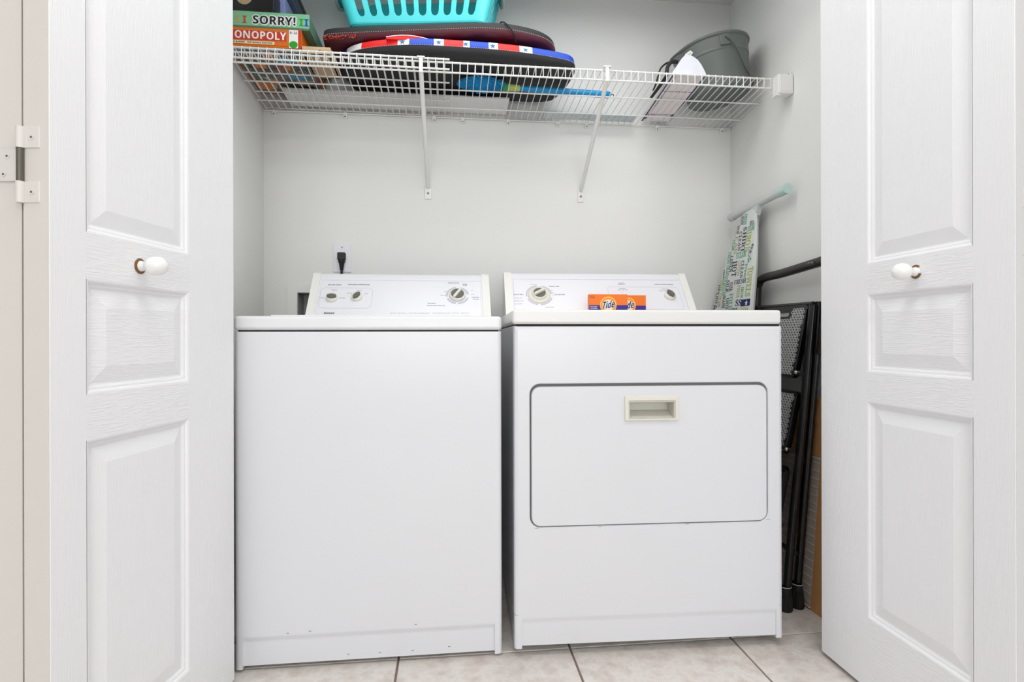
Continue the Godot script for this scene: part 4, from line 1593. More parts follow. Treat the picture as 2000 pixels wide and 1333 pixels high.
	for q in rrect(-hs.x, hs.x, -hs.y, hs.y, corner):
		path.append(Vector3(q.x, H, q.y))
	path.append(path[0])
	path.append(path[1])
	tube(st, path, 0.008, 8, false)
	part(t, "rim", st, M.teal)
	# hoop handles that stand out from the ends
	for s in [-1.0, 1.0]:
		st = mb()
		var pp := []
		for k in 13:
			var a := PI * k / 12.0
			var y := 0.215 - 0.06 * sin(a)
			var hh: Vector2 = hull.call(0.0, y)
			pp.append(Vector3(s * (hh.x + 0.004 + 0.024 * sin(a)), y, cos(a) * 0.085))
		tube(st, pp, 0.006, 8)
		part(t, "handle", st, M.strap)
		st = mb()
		var p2 := []
		for k in 13:
			var a := PI * k / 12.0
			var y := 0.230 - 0.06 * sin(a)
			var hh: Vector2 = hull.call(0.0, y)
			p2.append(Vector3(s * (hh.x + 0.002 + 0.018 * sin(a)), y, cos(a) * 0.075))
		tube(st, p2, 0.010, 8)
		part(t, "handle_grip", st, M.teal_rim)


func build_duster() -> void:
	var y := deck_y(-2.075) + 0.002
	var t := thing("duster", "blue chenille duster with a blue handle lying on the shelf under the boards", "duster", Vector3(0.12, y, -2.078), Vector3(0, deg_to_rad(3.5), 0))
	var st := mb()
	# a fluffy head of many short plump strands over a core
	var r := RandomNumberGenerator.new()
	r.seed = 21
	var core := []
	for k in 11:
		var a := PI * k / 10.0
		core.append(Vector2(sin(a), -cos(a)))
	var sc := Transform3D(Basis(Vector3(0, 0.018, 0), Vector3(0.084, 0, 0), Vector3(0, 0, 0.046)), Vector3(0, 0.0225, 0))
	lathe(st, core, 20, sc)
	for k in 620:
		var v := Vector3(r.randfn(), r.randfn(), r.randfn()).normalized()
		var p := Vector3(v.x * 0.084, 0.0225 + v.y * 0.0175, v.z * 0.046)
		var q := p + Vector3(v.x * 0.004 + r.randf_range(-0.005, 0.005), v.y * 0.0025, v.z * 0.005 + r.randf_range(-0.005, 0.005))
		q.y = maxf(q.y, 0.0030)
		p.y = maxf(p.y, 0.0035)
		tube(st, [p - (q - p) * 0.4, p.lerp(q, 0.6), q], 0.0026, 5)
	var h := part(t, "fluffy_head", st, M.chenille)
	h.set_meta("kind", "stuff")
	st = mb()
	var ax := Basis(Vector3.UP, Vector3.RIGHT, Vector3.FORWARD)
	lathe(st, [Vector2(0.0, 0.075), Vector2(0.019, 0.078), Vector2(0.0175, 0.088), Vector2(0.011, 0.100), Vector2(0.0, 0.101)], 18, at(0, 0.020, 0, ax))
	part(t, "collar", st, M.leaf_green)
	st = mb()
	lathe(st, [Vector2(0.0, 0.096), Vector2(0.0130, 0.097), Vector2(0.0125, 0.110), Vector2(0.0118, 0.142), Vector2(0.0, 0.143)], 18, at(0, 0.020, 0, ax))
	part(t, "ferrule", st, M.lime)
	st = mb()
	lathe(st, [Vector2(0.0, 0.140), Vector2(0.0095, 0.141), Vector2(0.0105, 0.18), Vector2(0.0120, 0.30), Vector2(0.0128, 0.44), Vector2(0.0125, 0.488), Vector2(0.008, 0.494), Vector2(0.0, 0.495)], 18, at(0, 0.020, 0, ax))
	part(t, "handle", st, M.handle_blue)
	st = mb()
	tube(st, smooth_path([Vector3(0.492, 0.020, 0), Vector3(0.503, 0.022, 0.004), Vector3(0.507, 0.016, 0), Vector3(0.502, 0.012, -0.003), Vector3(0.491, 0.018, 0)]), 0.0014, 6)
	part(t, "hanging_loop", st, M.black)


func build_papers() -> void:
	var z0 := -2.293
	var tilt := atan(0.0617)
	var t := thing("white_board", "thin white foam board lying flat at the back of the shelf under the boards", "board", Vector3(-0.188, deck_y(-2.225) + 0.0155, -2.224), Vector3(-tilt, 0, 0))
	var st := mb()
	rbox(st, Vector3(0, 0.003, 0), Vector3(0.840, 0.006, 0.135), 0.001)
	part(t, "sheet", st, M.board_white)
	t = thing("plastic_strip", "pale blue flat plastic strip at the back of the shelf by the white package", "strip", Vector3(0.570, deck_y(-2.255) + 0.0030, -2.255), Vector3(-tilt, 0, 0))
	st = mb()
	rbox(st, Vector3(0, 0.003, 0), Vector3(0.380, 0.006, 0.06), 0.001)
	part(t, "sheet", st, M.sheet_blue)


func build_package() -> void:
	var t := thing("white_package", "white package with a rounded arched front and purple printed edges beside the bucket", "package", Vector3(0.840, deck_y(-1.90) + 0.0045, -1.905), Vector3(-atan(0.0617), deg_to_rad(-2.0), 0))
	var arch := PackedVector2Array()
	arch.append(Vector2(-0.063, 0.001)); arch.append(Vector2(0.056, 0.001)); arch.append(Vector2(0.058, 0.006))
	for p in [[0.052, 0.020], [0.042, 0.040], [0.028, 0.058], [0.012, 0.069], [-0.006, 0.074], [-0.016, 0.072], [-0.028, 0.060], [-0.040, 0.040], [-0.054, 0.020], [-0.065, 0.006]]:
		arch.append(Vector2(p[0], p[1]))
	var st := mb()
	extrude(st, arch, -0.36, 0.0, Transform3D.IDENTITY, true)
	part(t, "wrapper", st, M.bag)
	st = mb()
	rbox(st, Vector3(-0.003, -0.0002, -0.18), Vector3(0.124, 0.003, 0.362), 0.001)
	var u := part(t, "underside", st, M.bag_under)
	st = mb()
	for x in [-0.060, 0.054]:
		rbox(st, Vector3(x, -0.0018, -0.18), Vector3(0.006, 0.0008, 0.36), 0.0003)
	rbox(st, Vector3(-0.048, -0.0018, -0.16), Vector3(0.002, 0.0008, 0.30), 0.0003)
	for z in [-0.115, -0.30]:
		rbox(st, Vector3(-0.003, -0.0018, z), Vector3(0.11, 0.0008, 0.003), 0.0003)
	rbox(st, Vector3(0.048, -0.0018, -0.31), Vector3(0.010, 0.0008, 0.03), 0.0003)
	rbox(st, Vector3(-0.052, -0.0018, -0.33), Vector3(0.012, 0.0008, 0.02), 0.0003)
	part(u, "printed_line", st, M.purple_line)
	st = mb()
	extrude(st, PackedVector2Array([Vector2(-0.016, 0.066), Vector2(0.004, 0.070), Vector2(0.024, 0.098), Vector2(0.014, 0.106), Vector2(-0.004, 0.092)]), -0.03, -0.026)
	var tg := part(t, "tag", st, M.cream)
	st = mb()
	for k in 5:
		rbox(st, Vector3(-0.003 + k * 0.0042, 0.080 + k * 0.0038, -0.0258), Vector3(0.0016, 0.004, 0.0006), 0.0002)
	part(tg, "printed_mark", st, M.ink)
	# black cord looped beside it
	t = thing("black_cord", "black cord looped over the left side of the white package", "cord", Vector3(0.770, deck_y(-1.92), -1.945))
	st = mb()
	tube(st, smooth_path([Vector3(0.052, 0.085, -0.03), Vector3(0.026, 0.078, -0.02), Vector3(0.006, 0.050, -0.005), Vector3(-0.002, 0.015, 0.0), Vector3(-0.003, 0.0085, -0.05), Vector3(0.0, 0.0085, -0.15)]), 0.0070, 10)
	tube(st, smooth_path([Vector3(0.052, 0.090, -0.035), Vector3(0.016, 0.080, -0.03), Vector3(-0.012, 0.055, -0.02), Vector3(-0.026, 0.022, -0.012), Vector3(-0.026, 0.0055, -0.03), Vector3(-0.015, 0.0055, -0.09)]), 0.0032, 8)
	part(t, "cable", st, M.rubber)


func build_bucket() -> void:
	var t := thing("bucket", "grey plastic bucket with a pouring lip and wire handle at the shelf's right end", "bucket", Vector3(1.040, 1.7755, -2.095), Vector3(deg_to_rad(-3.0), deg_to_rad(0), deg_to_rad(9.0)))
	var H := 0.190
	var r0 := 0.114
	var r1 := 0.136
	var n := 64
	var spout := func(a: float, k: float) -> float:   # extra radius of the pouring lip at angle a, height share k
		var d := absf(wrapf(a - PI, -PI, PI))   # towards -x
		return 0.026 * exp(-pow(d / 0.20, 2)) * smoothstep(0.72, 1.0, k)
	var st := mb()
	var hs := [0.0, 0.004, 0.06, 0.128, 0.132, 0.136, 0.140, 0.165, 0.178, 0.182, 0.186, 0.190, 0.188]
	var ex := [-0.006, 0.0, 0.0, 0.0, 0.0022, 0.0022, 0.001, 0.001, 0.001, 0.006, 0.0070, 0.0050, 0.0]
	var P := func(i: int, a: float) -> Vector3:
		var k: float = hs[i] / H
		var r: float = lerpf(r0, r1, k) + ex[i] + spout.call(a, k)
		return Vector3(cos(a) * r, hs[i] - 0.014 * (spout.call(a, k) / 0.026) * smoothstep(0.9, 1.0, k), sin(a) * r)
	for i in hs.size() - 1:
		for k in n:
			var a0 := TAU * k / n
			var a1 := TAU * (k + 1) / n
			var o := Vector3(cos((a0 + a1) / 2), 0.0, sin((a0 + a1) / 2))
			var pa: Vector3 = P.call(i, a0); var pb: Vector3 = P.call(i, a1); var pc: Vector3 = P.call(i + 1, a1); var pd: Vector3 = P.call(i + 1, a0)
			var nn := (pc - pa).cross(pd - pb).normalized()
			if nn.dot(o + (Vector3.UP * 0.8 if i >= 10 else Vector3.DOWN * 0.3 if i == 0 else Vector3.ZERO)) < 0:
				nn = -nn
			var s0 := Vector3(cos(a0), 0, sin(a0)); var s1 := Vector3(cos(a1), 0, sin(a1))
			var flat := Vector3(nn.x, 0, nn.z).length()
			quad_n(st, pa, pb, pc, pd, (s0 * flat + Vector3(0, nn.y, 0)).normalized(), (s1 * flat + Vector3(0, nn.y, 0)).normalized(), (s1 * flat + Vector3(0, nn.y, 0)).normalized(), (s0 * flat + Vector3(0, nn.y, 0)).normalized())
	# inside
	for k in n:
		var a0 := TAU * k / n
		var a1 := TAU * (k + 1) / n
		var o := -Vector3(cos((a0 + a1) / 2), 0, sin((a0 + a1) / 2))
		var b0 := Vector3(cos(a0) * (r0 - 0.004), 0.006, sin(a0) * (r0 - 0.004))
		var b1 := Vector3(cos(a1) * (r0 - 0.004), 0.006, sin(a1) * (r0 - 0.004))
		quad(st, b0, b1, P.call(12, a1), P.call(12, a0), o)
		tri(st, Vector3(0, 0.006, 0), b0, b1, Vector3.UP, Vector3.UP, Vector3.UP)
		var c0 := Vector3(cos(a0), 0, sin(a0)) * (r0 - 0.006)
		var c1 := Vector3(cos(a1), 0, sin(a1)) * (r0 - 0.006)
		tri(st, Vector3(0, 0.001, 0), c0, c1, Vector3.DOWN, Vector3.DOWN, Vector3.DOWN)
	part(t, "body", st, M.bucket)
	st = mb()
	disc(st, 0.014, -0.0006, 0.0012, Transform3D(Basis(Vector3.RIGHT, Vector3.FORWARD, Vector3.DOWN), Vector3(0.01, 0.001, -0.03)), 20)
	part(t, "base_stamp", st, M.silver)
	# lugs for the wire handle
	var lug_dir := deg_to_rad(96)
	for s in [0.0, PI]:
		st = mb()
		var a: float = lug_dir + s
		var b := Basis(Vector3.UP, -a + PI / 2)
		rbox(st, Vector3(0, 0.161, 0.131), Vector3(0.036, 0.042, 0.014), 0.003, Transform3D(b, Vector3.ZERO))
		part(t, "lug", st, M.bucket)
	st = mb()
	var p0 := Vector3(cos(lug_dir), 0, sin(lug_dir)) * 0.142 + Vector3(0, 0.168, 0)
	var p1 := Vector3(cos(lug_dir + PI), 0, sin(lug_dir + PI)) * 0.142 + Vector3(0, 0.168, 0)
	tube(st, smooth_path([p0, p0 + Vector3(0.030, -0.040, 0.0), p0 + Vector3(0.070, -0.115, -0.025), Vector3(0.112, 0.022, 0.06), Vector3(0.120, 0.024, 0.0), Vector3(0.112, 0.030, -0.06), p1 + Vector3(0.06, -0.09, 0.02), p1], 8), 0.0022, 8)
	part(t, "handle", st, M.bucket_wire)


func build_detergent() -> void:
	for b in [[0.4820, 0.6170, -1.920, 0.0760, 0.5490, "orange detergent box in front on the dryer top with the whole round logo showing", "Tide"], [0.5595, 0.6945, -1.948, 0.0755, 0.6275, "orange detergent box behind on the dryer top, half hidden by the front one", "Tide"]]:
		var w: float = b[1] - b[0]
		var h: float = b[3]
		var t := thing("detergent_box", b[5], "detergent", Vector3((b[0] + b[1]) / 2, 0.9257, b[2]), Vector3(0, deg_to_rad(-1.5 if b[2] > -1.93 else 1.0), 0), "detergent boxes on the dryer")
		var st := mb()
		rbox(st, Vector3(0, h / 2, -0.0125), Vector3(w, h, 0.025), 0.0010)
		part(t, "carton", st, M.orange)
		st = mb()
		rbox(st, Vector3(0, 0.0215, 0.0), Vector3(w - 0.0006, 0.034, 0.0008), 0.0003)
		part(t, "blue_band", st, M.detergent_blue)
		var lx: float = b[4] - (b[0] + b[1]) / 2
		var ly := 0.0385
		st = mb()
		disc(st, 0.0295, 0, 0.0009, at(lx, ly, 0), 40)
		var lg := part(t, "logo_disc", st, M.yellow)
		for s in [[0.0255, M.orange, 0.0012], [0.0225, M.yellow, 0.0015], [0.0185, M.pale, 0.0018]]:
			st = mb()
			disc(st, s[0], 0, s[2], at(lx, ly - 0.001, 0), 40)
			part(lg, "logo_ring", st, s[1])
		# slanted lettering
		var sh := Transform3D(Basis(Vector3(0.985, 0.13, 0), Vector3(0.22, 0.98, 0), Vector3(0, 0, 1)), Vector3(lx + 0.001, ly + 0.002, 0.0022))
		st = mb()
		for k in 8:
			txt(st, b[6], sh * at(cos(TAU * k / 8) * 0.0014, sin(TAU * k / 8) * 0.0014, -0.0002 + k * 0.00004), 0.0435, 0.0265, bold, 0.0004, 32)
		part(t, "lettering_outline", st, M.white_print)
		lettering(t, b[6], M.blue_print, sh * at(0, 0, 0.0006), 0.0435, 0.0265, bold, 0.0008, 48)
		lettering(t, "LAUNDRY", M.red_print, sh * at(-0.001, -0.0215, 0), 0.020, 0.0035, bold, 0.0006, 20)
		lettering(t, "NET WT", M.red_print, at(-w / 2 + 0.012, h - 0.0065, 0.0002), 0.014, 0.003, bold, 0.0005, 20)
		lettering(t, "POWDER", M.red_print, at(-w / 2 + 0.012, h - 0.0115, 0.0002), 0.016, 0.003, bold, 0.0005, 20)
		lettering(t, "PLUS A TOUCH", M.white_print, at(-w / 2 + 0.016, 0.0330, 0.0006), 0.023, 0.0032, bold, 0.0005, 20)
		lettering(t, "OF SOFTENER", M.white_print, at(-w / 2 + 0.0165, 0.0270, 0.0006), 0.024, 0.0032, bold, 0.0005, 20)


# =====================================================================
# against the right wall
# =====================================================================
func build_ironing_board() -> void:
	# local x runs towards the camera, y up along the leaning board, z out of its covered face
	var B := Basis(Vector3(0, 0, 1), Vector3(0.115, 0.9934, 0), Vector3(-0.9934, 0.115, 0))
	var t := thing("ironing_board", "ironing board with a word-print cover leaning upright against the right wall", "ironing board", Vector3(0.985, 0.02, -2.10))
	t.transform = Transform3D(B.orthonormalized(), Vector3(0.985, 0.02, -2.10))
	var poly := PackedVector2Array([Vector2(-0.12, 0.0), Vector2(0.12, 0.0), Vector2(0.130, 0.03), Vector2(0.136, 0.10), Vector2(0.139, 0.80), Vector2(0.1355, 0.935), Vector2(0.129, 1.06), Vector2(0.117, 1.16), Vector2(0.1005, 1.255), Vector2(0.091, 1.300), Vector2(0.082, 1.318), Vector2(0.062, 1.326), Vector2(0.030, 1.326), Vector2(0.004, 1.320), Vector2(-0.018, 1.295), Vector2(-0.060, 1.210), Vector2(-0.112, 1.098), Vector2(-0.150, 1.010), Vector2(-0.172, 0.940), Vector2(-0.176, 0.86), Vector2(-0.172, 0.10), Vector2(-0.16, 0.03)])
	var st := mb()
	extrude(st, poly, -0.012, -0.003, Transform3D.IDENTITY, true)
	var inner := Geometry2D.offset_polygon(poly, -0.004, Geometry2D.JOIN_ROUND)[0]
	extrude(st, inner, -0.004, 0.0, Transform3D.IDENTITY, true)
	var cover := part(t, "cover", st, M.cover)
	st = mb()
	extrude(st, Geometry2D.offset_polygon(poly, -0.022, Geometry2D.JOIN_ROUND)[0], -0.030, -0.0115, Transform3D.IDENTITY, true)
	part(t, "metal_top", st, M.grey_paint)
	# words: text, colour, x, y, width, height, way (0 upright, 1 reading downwards, 2 slanted)
	var W := [["AD", "navy", 0.082, 1.27, 0.029, 0.019, 1], ["STEAM", "teal", 0.078, 1.250, 0.047, 0.019, 0], ["IRON", "lime", 0.068, 1.200, 0.036, 0.077, 1], ["CLEAN", "navy", 0.005, 1.213, 0.019, 0.076, 1], ["SHIRT", "ink", 0.035, 1.214, 0.025, 0.098, 1], ["LEAN", "sand", -0.023, 1.213, 0.026, 0.094, 1], ["WASH", "ink", 0.006, 1.294, 0.022, 0.034, 1], ["PRESS", "teal", 0.030, 1.294, 0.022, 0.043, 1], ["STEAM", "teal", -0.044, 1.205, 0.020, 0.044, 1], ["FRESH", "teal", -0.066, 1.158, 0.026, 0.047, 1], ["Clean", "navy", 0.094, 1.165, 0.020, 0.050, 2], ["STEAM", "teal", 0.026, 1.157, 0.074, 0.024, 0], ["P", "teal", 0.091, 1.128, 0.029, 0.017, 0], ["HOT", "ink", -0.016, 1.107, 0.035, 0.062, 1], ["LINEN", "ink", -0.045, 1.130, 0.020, 0.067, 1], ["CLEAN", "ink", 0.045, 1.098, 0.020, 0.067, 1], ["COTTON", "sand", 0.019, 1.105, 0.019, 0.058, 1], ["Press", "teal", 0.073, 1.090, 0.018, 0.053, 1], ["FRESH", "navy", 0.039, 1.052, 0.088, 0.017, 0], ["TOWELS", "lime", 0.106, 1.045, 0.036, 0.111, 1], ["CREASE", "teal", -0.069, 1.107, 0.024, 0.044, 1], ["FOLD", "teal", -0.079, 1.066, 0.033, 0.037, 1], ["STEAM", "teal", -0.080, 1.025, 0.026, 0.040, 1], ["SPRAY", "ink", -0.098, 1.092, 0.012, 0.040, 1], ["GREEN", "lime", -0.108, 1.050, 0.022, 0.045, 1], ["DRY", "ink", -0.127, 1.035, 0.014, 0.038, 1], ["LINE", "ink", -0.138, 0.998, 0.018, 0.045, 1], ["PRESS", "sand", 0.035, 1.014, 0.022, 0.048, 1], ["IRON", "teal", 0.064, 1.008, 0.017, 0.041, 1], ["FOLD", "teal", -0.017, 0.978, 0.026, 0.065, 1], ["WASH", "ink", -0.074, 0.980, 0.024, 0.050, 1], ["STEAM", "sand", -0.112, 0.990, 0.026, 0.055, 1], ["P", "navy", -0.146, 0.960, 0.030, 0.022, 0], ["SILK", "ink", -0.055, 1.042, 0.020, 0.050, 1], ["Silk", "plum", -0.026, 1.037, 0.026, 0.039, 1], ["IRON", "ink", 0.021, 0.946, 0.044, 0.010, 0], ["CLEAN", "lime", 0.094, 0.942, 0.052, 0.012, 0], ["SS", "navy", 0.044, 0.970, 0.043, 0.025, 0], ["LINEN", "ink", -0.044, 0.971, 0.020, 0.046, 1], ["HEM", "ink", -0.018, 1.262, 0.016, 0.034, 1]]
	for k in 60:   # the cover goes on below the dryer's top edge
		var names := ["STEAM", "PRESS", "CLEAN", "IRON", "FOLD", "LINEN", "FRESH", "HOT"]
		var tones := ["teal", "ink", "lime", "navy", "sand"]
		W.append([names[k % 8], tones[(k * 3) % 5], -0.132 + 0.066 * (k % 5), 0.90 - 0.072 * (k / 5), 0.03, 0.06, 1])
	var by := {}
	for w in W:
		if not by.has(w[1]):
			by[w[1]] = mb()
		var xf: Transform3D
		if w[6] == 0:
			xf = at(w[2], w[3], 0.0004)
			txt(by[w[1]], w[0], xf, w[4], w[5], serif, 0.0002, 22)
		else:
			xf = at(w[2], w[3], 0.0004, Basis(Vector3.BACK, -PI / 2 if w[6] == 1 else deg_to_rad(68)))
			txt(by[w[1]], w[0], xf, w[5], w[4], serif, 0.0002, 22)
	for k in by:
		part(cover, "printed_words", by[k], M["w_" + k])
	st = mb()
	rbox(st, Vector3(0.0970, 0.967, 0.0002), Vector3(0.064, 0.026, 0.0008), 0.0003)
	var bl := part(cover, "printed_block", st, M.w_navy)
	st = mb()
	extrude(st, star_shape(0.012), 0, 0.0010, at(0.104, 0.965, 0))
	part(cover, "printed_star", st, M.cover)
	# the foot bar of the folded legs above the tapered end
	st = mb()
	tube(st, [Vector3(-0.110, 1.336, -0.016), Vector3(0.235, 1.352, -0.016)], 0.0145, 14)
	part(t, "foot_bar", st, M.grey_paint)
	for s in [[Vector3(-0.122, 1.3355, -0.016), Vector3(-0.098, 1.3366, -0.016)], [Vector3(0.218, 1.3512, -0.016), Vector3(0.268, 1.3535, -0.016)]]:
		st = mb()
		tube(st, [s[0], s[0].lerp(s[1], 0.06), s[1]], 0.0178, 16)
		var fc := part(t, "foot_cap", st, M.mint if s[0].x > 0 else M.grey_paint)
		fc.set_meta("label", "pale mint end cap" if s[0].x > 0 else "grey end cap")
	st = mb()
	extrude(st, PackedVector2Array([Vector2(0.048, 1.300), Vector2(0.086, 1.300), Vector2(0.098, 1.330), Vector2(0.115, 1.352), Vector2(0.046, 1.350), Vector2(0.050, 1.330)]), -0.026, -0.0065, Transform3D.IDENTITY, true)
	part(t, "bracket", st, M.grey_paint)
	for x in [0.055, 0.100]:
		st = mb()
		tube(st, [Vector3(x - 0.045, 1.335, -0.036), Vector3(x - 0.14, 0.55, -0.036), Vector3(x - 0.16, 0.25, -0.036)], 0.008, 10)
		part(t, "leg", st, M.grey_paint)


func stud_mesh() -> ArrayMesh:
	var st := mb()
	ringbar(st, rrect(-0.0063, 0.0063, -0.0050, 0.0050, 0.0050, 2), rrect(-0.0042, 0.0042, -0.0031, 0.0031, 0.0031, 2), 0.0, 0.0016)
	return st.commit()


func build_step_stool() -> void:
	# folded flat and leaning on the right wall; x grows with height
	var t := thing("step_stool", "folded black metal step ladder with studded treads between the dryer and right door", "step ladder", Vector3(1.07, 0, -1.84))
	var O := Vector3(1.07, 0, -1.84)
	var zr := -1.664   # near rails
	var zl := -2.020   # far rails
	for z in [zr, zl]:
		# front rail that carries the treads
		var st := mb()
		tube(st, smooth_path([Vector3(1.040, 0.010, z) - O, Vector3(1.064, 0.245, z - 0.004) - O, Vector3(1.096, 0.560, z) - O, Vector3(1.118, 0.800, z) - O, Vector3(1.134, 0.952, z) - O]), 0.0125, 12)
		part(t, "front_rail", st, M.stool)
		st = mb()
		tube(st, smooth_path([Vector3(1.088, 0.012, z - 0.020) - O, Vector3(1.116, 0.40, z - 0.012) - O, Vector3(1.145, 0.80, z) - O, Vector3(1.156, 0.962, z) - O]), 0.0125, 12)
		part(t, "rear_rail", st, M.stool)
		for f in [Vector3(1.040, 0, z), Vector3(1.088, 0, z - 0.020)]:
			st = mb()
			lathe(st, [Vector2(0, 0.001), Vector2(0.019, 0.001), Vector2(0.0215, 0.006), Vector2(0.0205, 0.030), Vector2(0.0165, 0.068), Vector2(0.0168, 0.074), Vector2(0.0125, 0.075)], 18, at(f.x - O.x, 0, f.z - O.z))
			var ft := part(t, "foot", st, M.rubber)
			if f.x > 1.06:   # the rear feet are wider along the wall
				ft.transform = Transform3D(Basis.from_scale(Vector3(1, 1, 1.35)), Vector3(0, 0, (f.z - O.z) * -0.35))
			st = mb()
			lathe(st, [Vector2(0.0168, 0.0735), Vector2(0.0178, 0.075), Vector2(0.0168, 0.0765)], 18, at(f.x - O.x, 0, f.z - O.z))
			part(ft, "foot_ring", st, M.stud)
			for k in 7:
				var a := PI / 2 - 0.9 + 0.36 * k + 0.5
				st = mb()
				tube(st, [Vector3(f.x - O.x + cos(a) * 0.0208, 0.006, f.z - O.z + sin(a) * 0.0208), Vector3(f.x - O.x + cos(a) * 0.0178, 0.055, f.z - O.z + sin(a) * 0.0178)], 0.0020, 5)
				part(ft, "rib", st, M.stool)
	# hoop handle over the top
	var st := mb()
	tube(st, smooth_path([Vector3(1.142, 0.80, zl) - O, Vector3(1.150, 1.01, zl + 0.001) - O, Vector3(1.152, 1.052, zl + 0.012) - O, Vector3(1.154, 1.070, zl + 0.045) - O, Vector3(1.152, 1.0735, zl + 0.16) - O, Vector3(1.150, 1.0850, zr - 0.005) - O, Vector3(1.150, 1.0875, zr + 0.035) - O, Vector3(1.150, 1.08, zr + 0.062) - O, Vector3(1.150, 1.04, zr + 0.066) - O, Vector3(1.147, 0.80, zr + 0.020) - O], 7), 0.0155, 12)
	part(t, "handle", st, M.stool_brown)
	st = mb()
	for dz in [-0.004, 0.010]:
		lathe(st, [Vector2(0, -0.003), Vector2(0.0058, -0.002), Vector2(0.0058, 0.003), Vector2(0.0035, 0.0062), Vector2(0, 0.007)], 12, Transform3D(Basis(Vector3.UP, Vector3.LEFT, Vector3.BACK), Vector3(1.1345, 1.084, zr - 0.012 + dz) - O))
	part(t, "handle_bolt", st, M.pin)
	# cross bars between the rails
	for b in [[1.137, 0.957, 0.0065, 1.0], [1.075, 0.175, 0.008, 0.5]]:
		st = mb()
		tube(st, [Vector3(b[0], b[1], zr - 0.002) - O, Vector3(b[0] - 0.002, b[1] + 0.004, zl) - O], b[2], 14)
		part(t, "cross_bar", st, M.stool_brown)
	# the treads: each a plate with a frame and raised rings, hung between the front rails
	var sm := stud_mesh()
	for s in [[Vector3(1.128, 0.955, 0), Vector3(1.087, 0.722, 0), -1.676, -1.694, true], [Vector3(1.092, 0.680, 0), Vector3(1.056, 0.480, 0), -1.678, -1.692, false], [Vector3(1.052, 0.442, 0), Vector3(1.022, 0.250, 0), -1.680, -1.694, false]]:
		var top: Vector3 = s[0]
		var bot: Vector3 = s[1]
		var ya := (top - bot).normalized()
		var za := Vector3.BACK.cross(ya).normalized()   # towards the opening
		if za.x > 0:
			za = -za
		var h := top.distance_to(bot)
		var F := Transform3D(Basis(Vector3.BACK, ya, za), Vector3(bot.x, bot.y, -1.84) - O)   # local x = world z + 1.84
		var xr: float = s[2] + 1.84
		var xl := -0.165
		var poly := PackedVector2Array()
		for p in rrect(xl, xr, 0.0, h, 0.018, 5):
			poly.append(Vector2(p.x - (h - p.y) * 0.06 if p.x > 0 else p.x, p.y))
		st = mb()
		if s[4]:
			# the top tread has a hand hold cut through it
			var outer := []
			for p in poly:
				outer.append(p)
			var slot := rrect(-0.110, 0.066, h - 0.036, h - 0.020, 0.007, 5)
			ringbar(st, outer, slot, -0.016, 0.0, F)
			loft(st, [slot, outer], [-0.016, -0.016], F)
		else:
			extrude(st, poly, -0.016, 0.0, F)
		var tr := part(t, "tread", st, M.stool)
		st = mb()
		var inner := Geometry2D.offset_polygon(poly, -0.007, Geometry2D.JOIN_ROUND)[0]
		var lp := PackedVector2Array(poly)
		# raised lip along the near edge
		tube(st, [F * Vector3(xr - 0.004, h - 0.015, 0.001), F * Vector3(xr - 0.004 - (h - 0.03) * 0.06, 0.015, 0.001)], 0.004, 8)
		part(tr, "lip", st, M.stool)
		# raised rings of the grip pattern
		st = mb()
		var row := 0
		var y := 0.014
		while y < h - 0.010:
			var x := -0.150 + (0.00735 if row % 2 else 0.0)
			while x < xr - 0.016 - (h - y) * 0.06:
				if not (s[4] and y > h - 0.046 and x < 0.078 and x > -0.120):
					st.append_from(sm, 0, F * at(x, y, 0))
				x += 0.0147
			y += 0.0083
			row += 1
		var gp := part(tr, "grip_rings", st, M.stud)
		gp.set_meta("kind", "stuff")
		# pivot bolts on the near rail
		st = mb()
		tube(st, [F * Vector3(xr - 0.03, 0.020, -0.004), F * Vector3(xr + 0.016, 0.016, -0.004)], 0.009, 10)
		part(t, "hinge_lug", st, M.stool)
		st = mb()
		var bolt_at := F * Vector3(xr - 0.002, 0.018, 0.004)
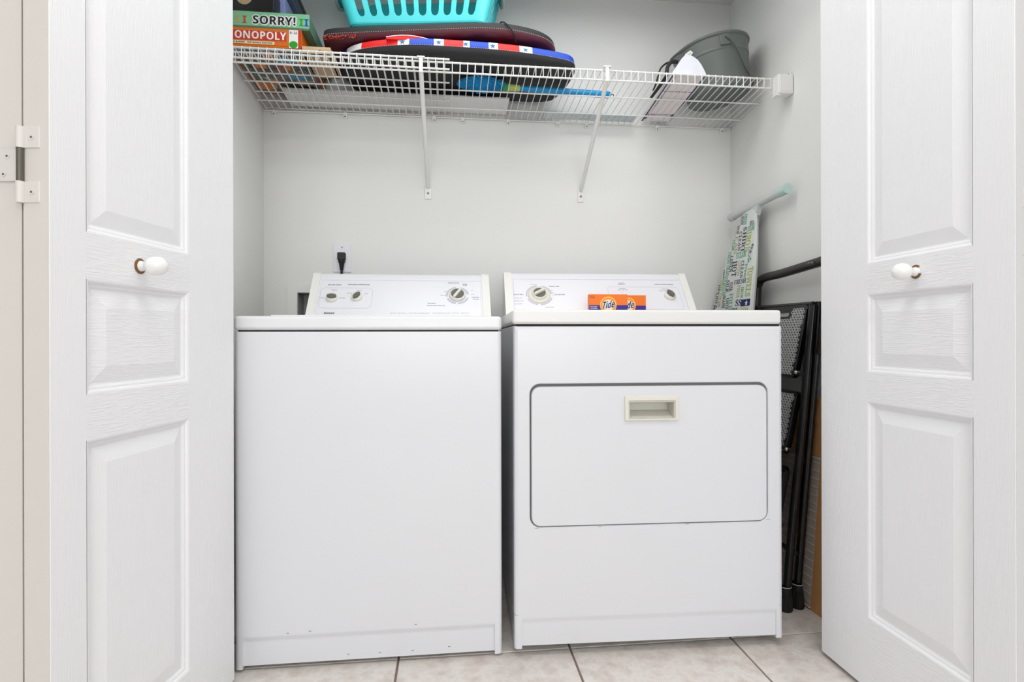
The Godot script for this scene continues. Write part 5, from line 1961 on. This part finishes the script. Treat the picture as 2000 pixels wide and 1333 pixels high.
		lathe(st, [Vector2(0, -0.002), Vector2(0.006, -0.001), Vector2(0.006, 0.003), Vector2(0.003, 0.0065), Vector2(0, 0.007)], 14, Transform3D(Basis(Vector3.UP, Vector3(-0.8, 0, 0.6), Vector3(0.6, 0, 0.8)), bolt_at))
		part(t, "bolt", st, M.bolt)


func build_leaning_panels() -> void:
	# brown cardboard sheet and a wire mesh panel, both leaning on the wall behind the step ladder
	var B := Basis(Vector3.BACK, Vector3(0.075, 0.997, 0), Vector3(-0.997, 0.075, 0)).orthonormalized()
	var t := thing("cardboard_sheet", "brown cardboard sheet leaning on the right wall behind the step ladder's feet", "cardboard")
	t.transform = Transform3D(B, Vector3(1.119, 0.001, -1.85))
	var st := mb()
	box(st, Vector3(-0.28, 0, -0.006), Vector3(0.280, 0.66, 0.0), 0.001)
	part(t, "sheet", st, M.cardboard)
	t = thing("mesh_panel", "grey wire mesh panel leaning against the cardboard sheet behind the step ladder", "mesh panel")
	t.transform = Transform3D(B, Vector3(1.1155, 0.002, -1.85))
	st = mb()
	for y in [0.006, 0.47]:
		tube(st, [Vector3(-0.25, y, 0.001), Vector3(0.195, y, 0.001)], 0.0018, 8)
	for x in [-0.25]:
		tube(st, [Vector3(x, 0.006, 0.001), Vector3(x, 0.47, 0.001)], 0.003, 8)
	part(t, "frame", st, M.mesh_wire)
	st = mb()
	box(st, Vector3(-0.25, 0.006, -0.0022), Vector3(0.192, 0.47, -0.0012))
	part(t, "backing", st, M.mesh_back)
	st = mb()
	for k in 18:
		var y := 0.022 + k * 0.0255
		tube(st, [Vector3(-0.248, y, 0.0005), Vector3(0.193, y, 0.0005)], 0.0012, 5)
	var w := part(t, "cross_wires", st, M.mesh_wire)
	w.set_meta("kind", "stuff")
	st = mb()
	for k in 88:
		var x := -0.245 + k * 0.005
		tube(st, [Vector3(x, 0.008, 0.0005), Vector3(x, 0.468, 0.0005)], 0.0006, 4)
	w = part(t, "fine_wires", st, M.mesh_back)
	w.set_meta("kind", "stuff")
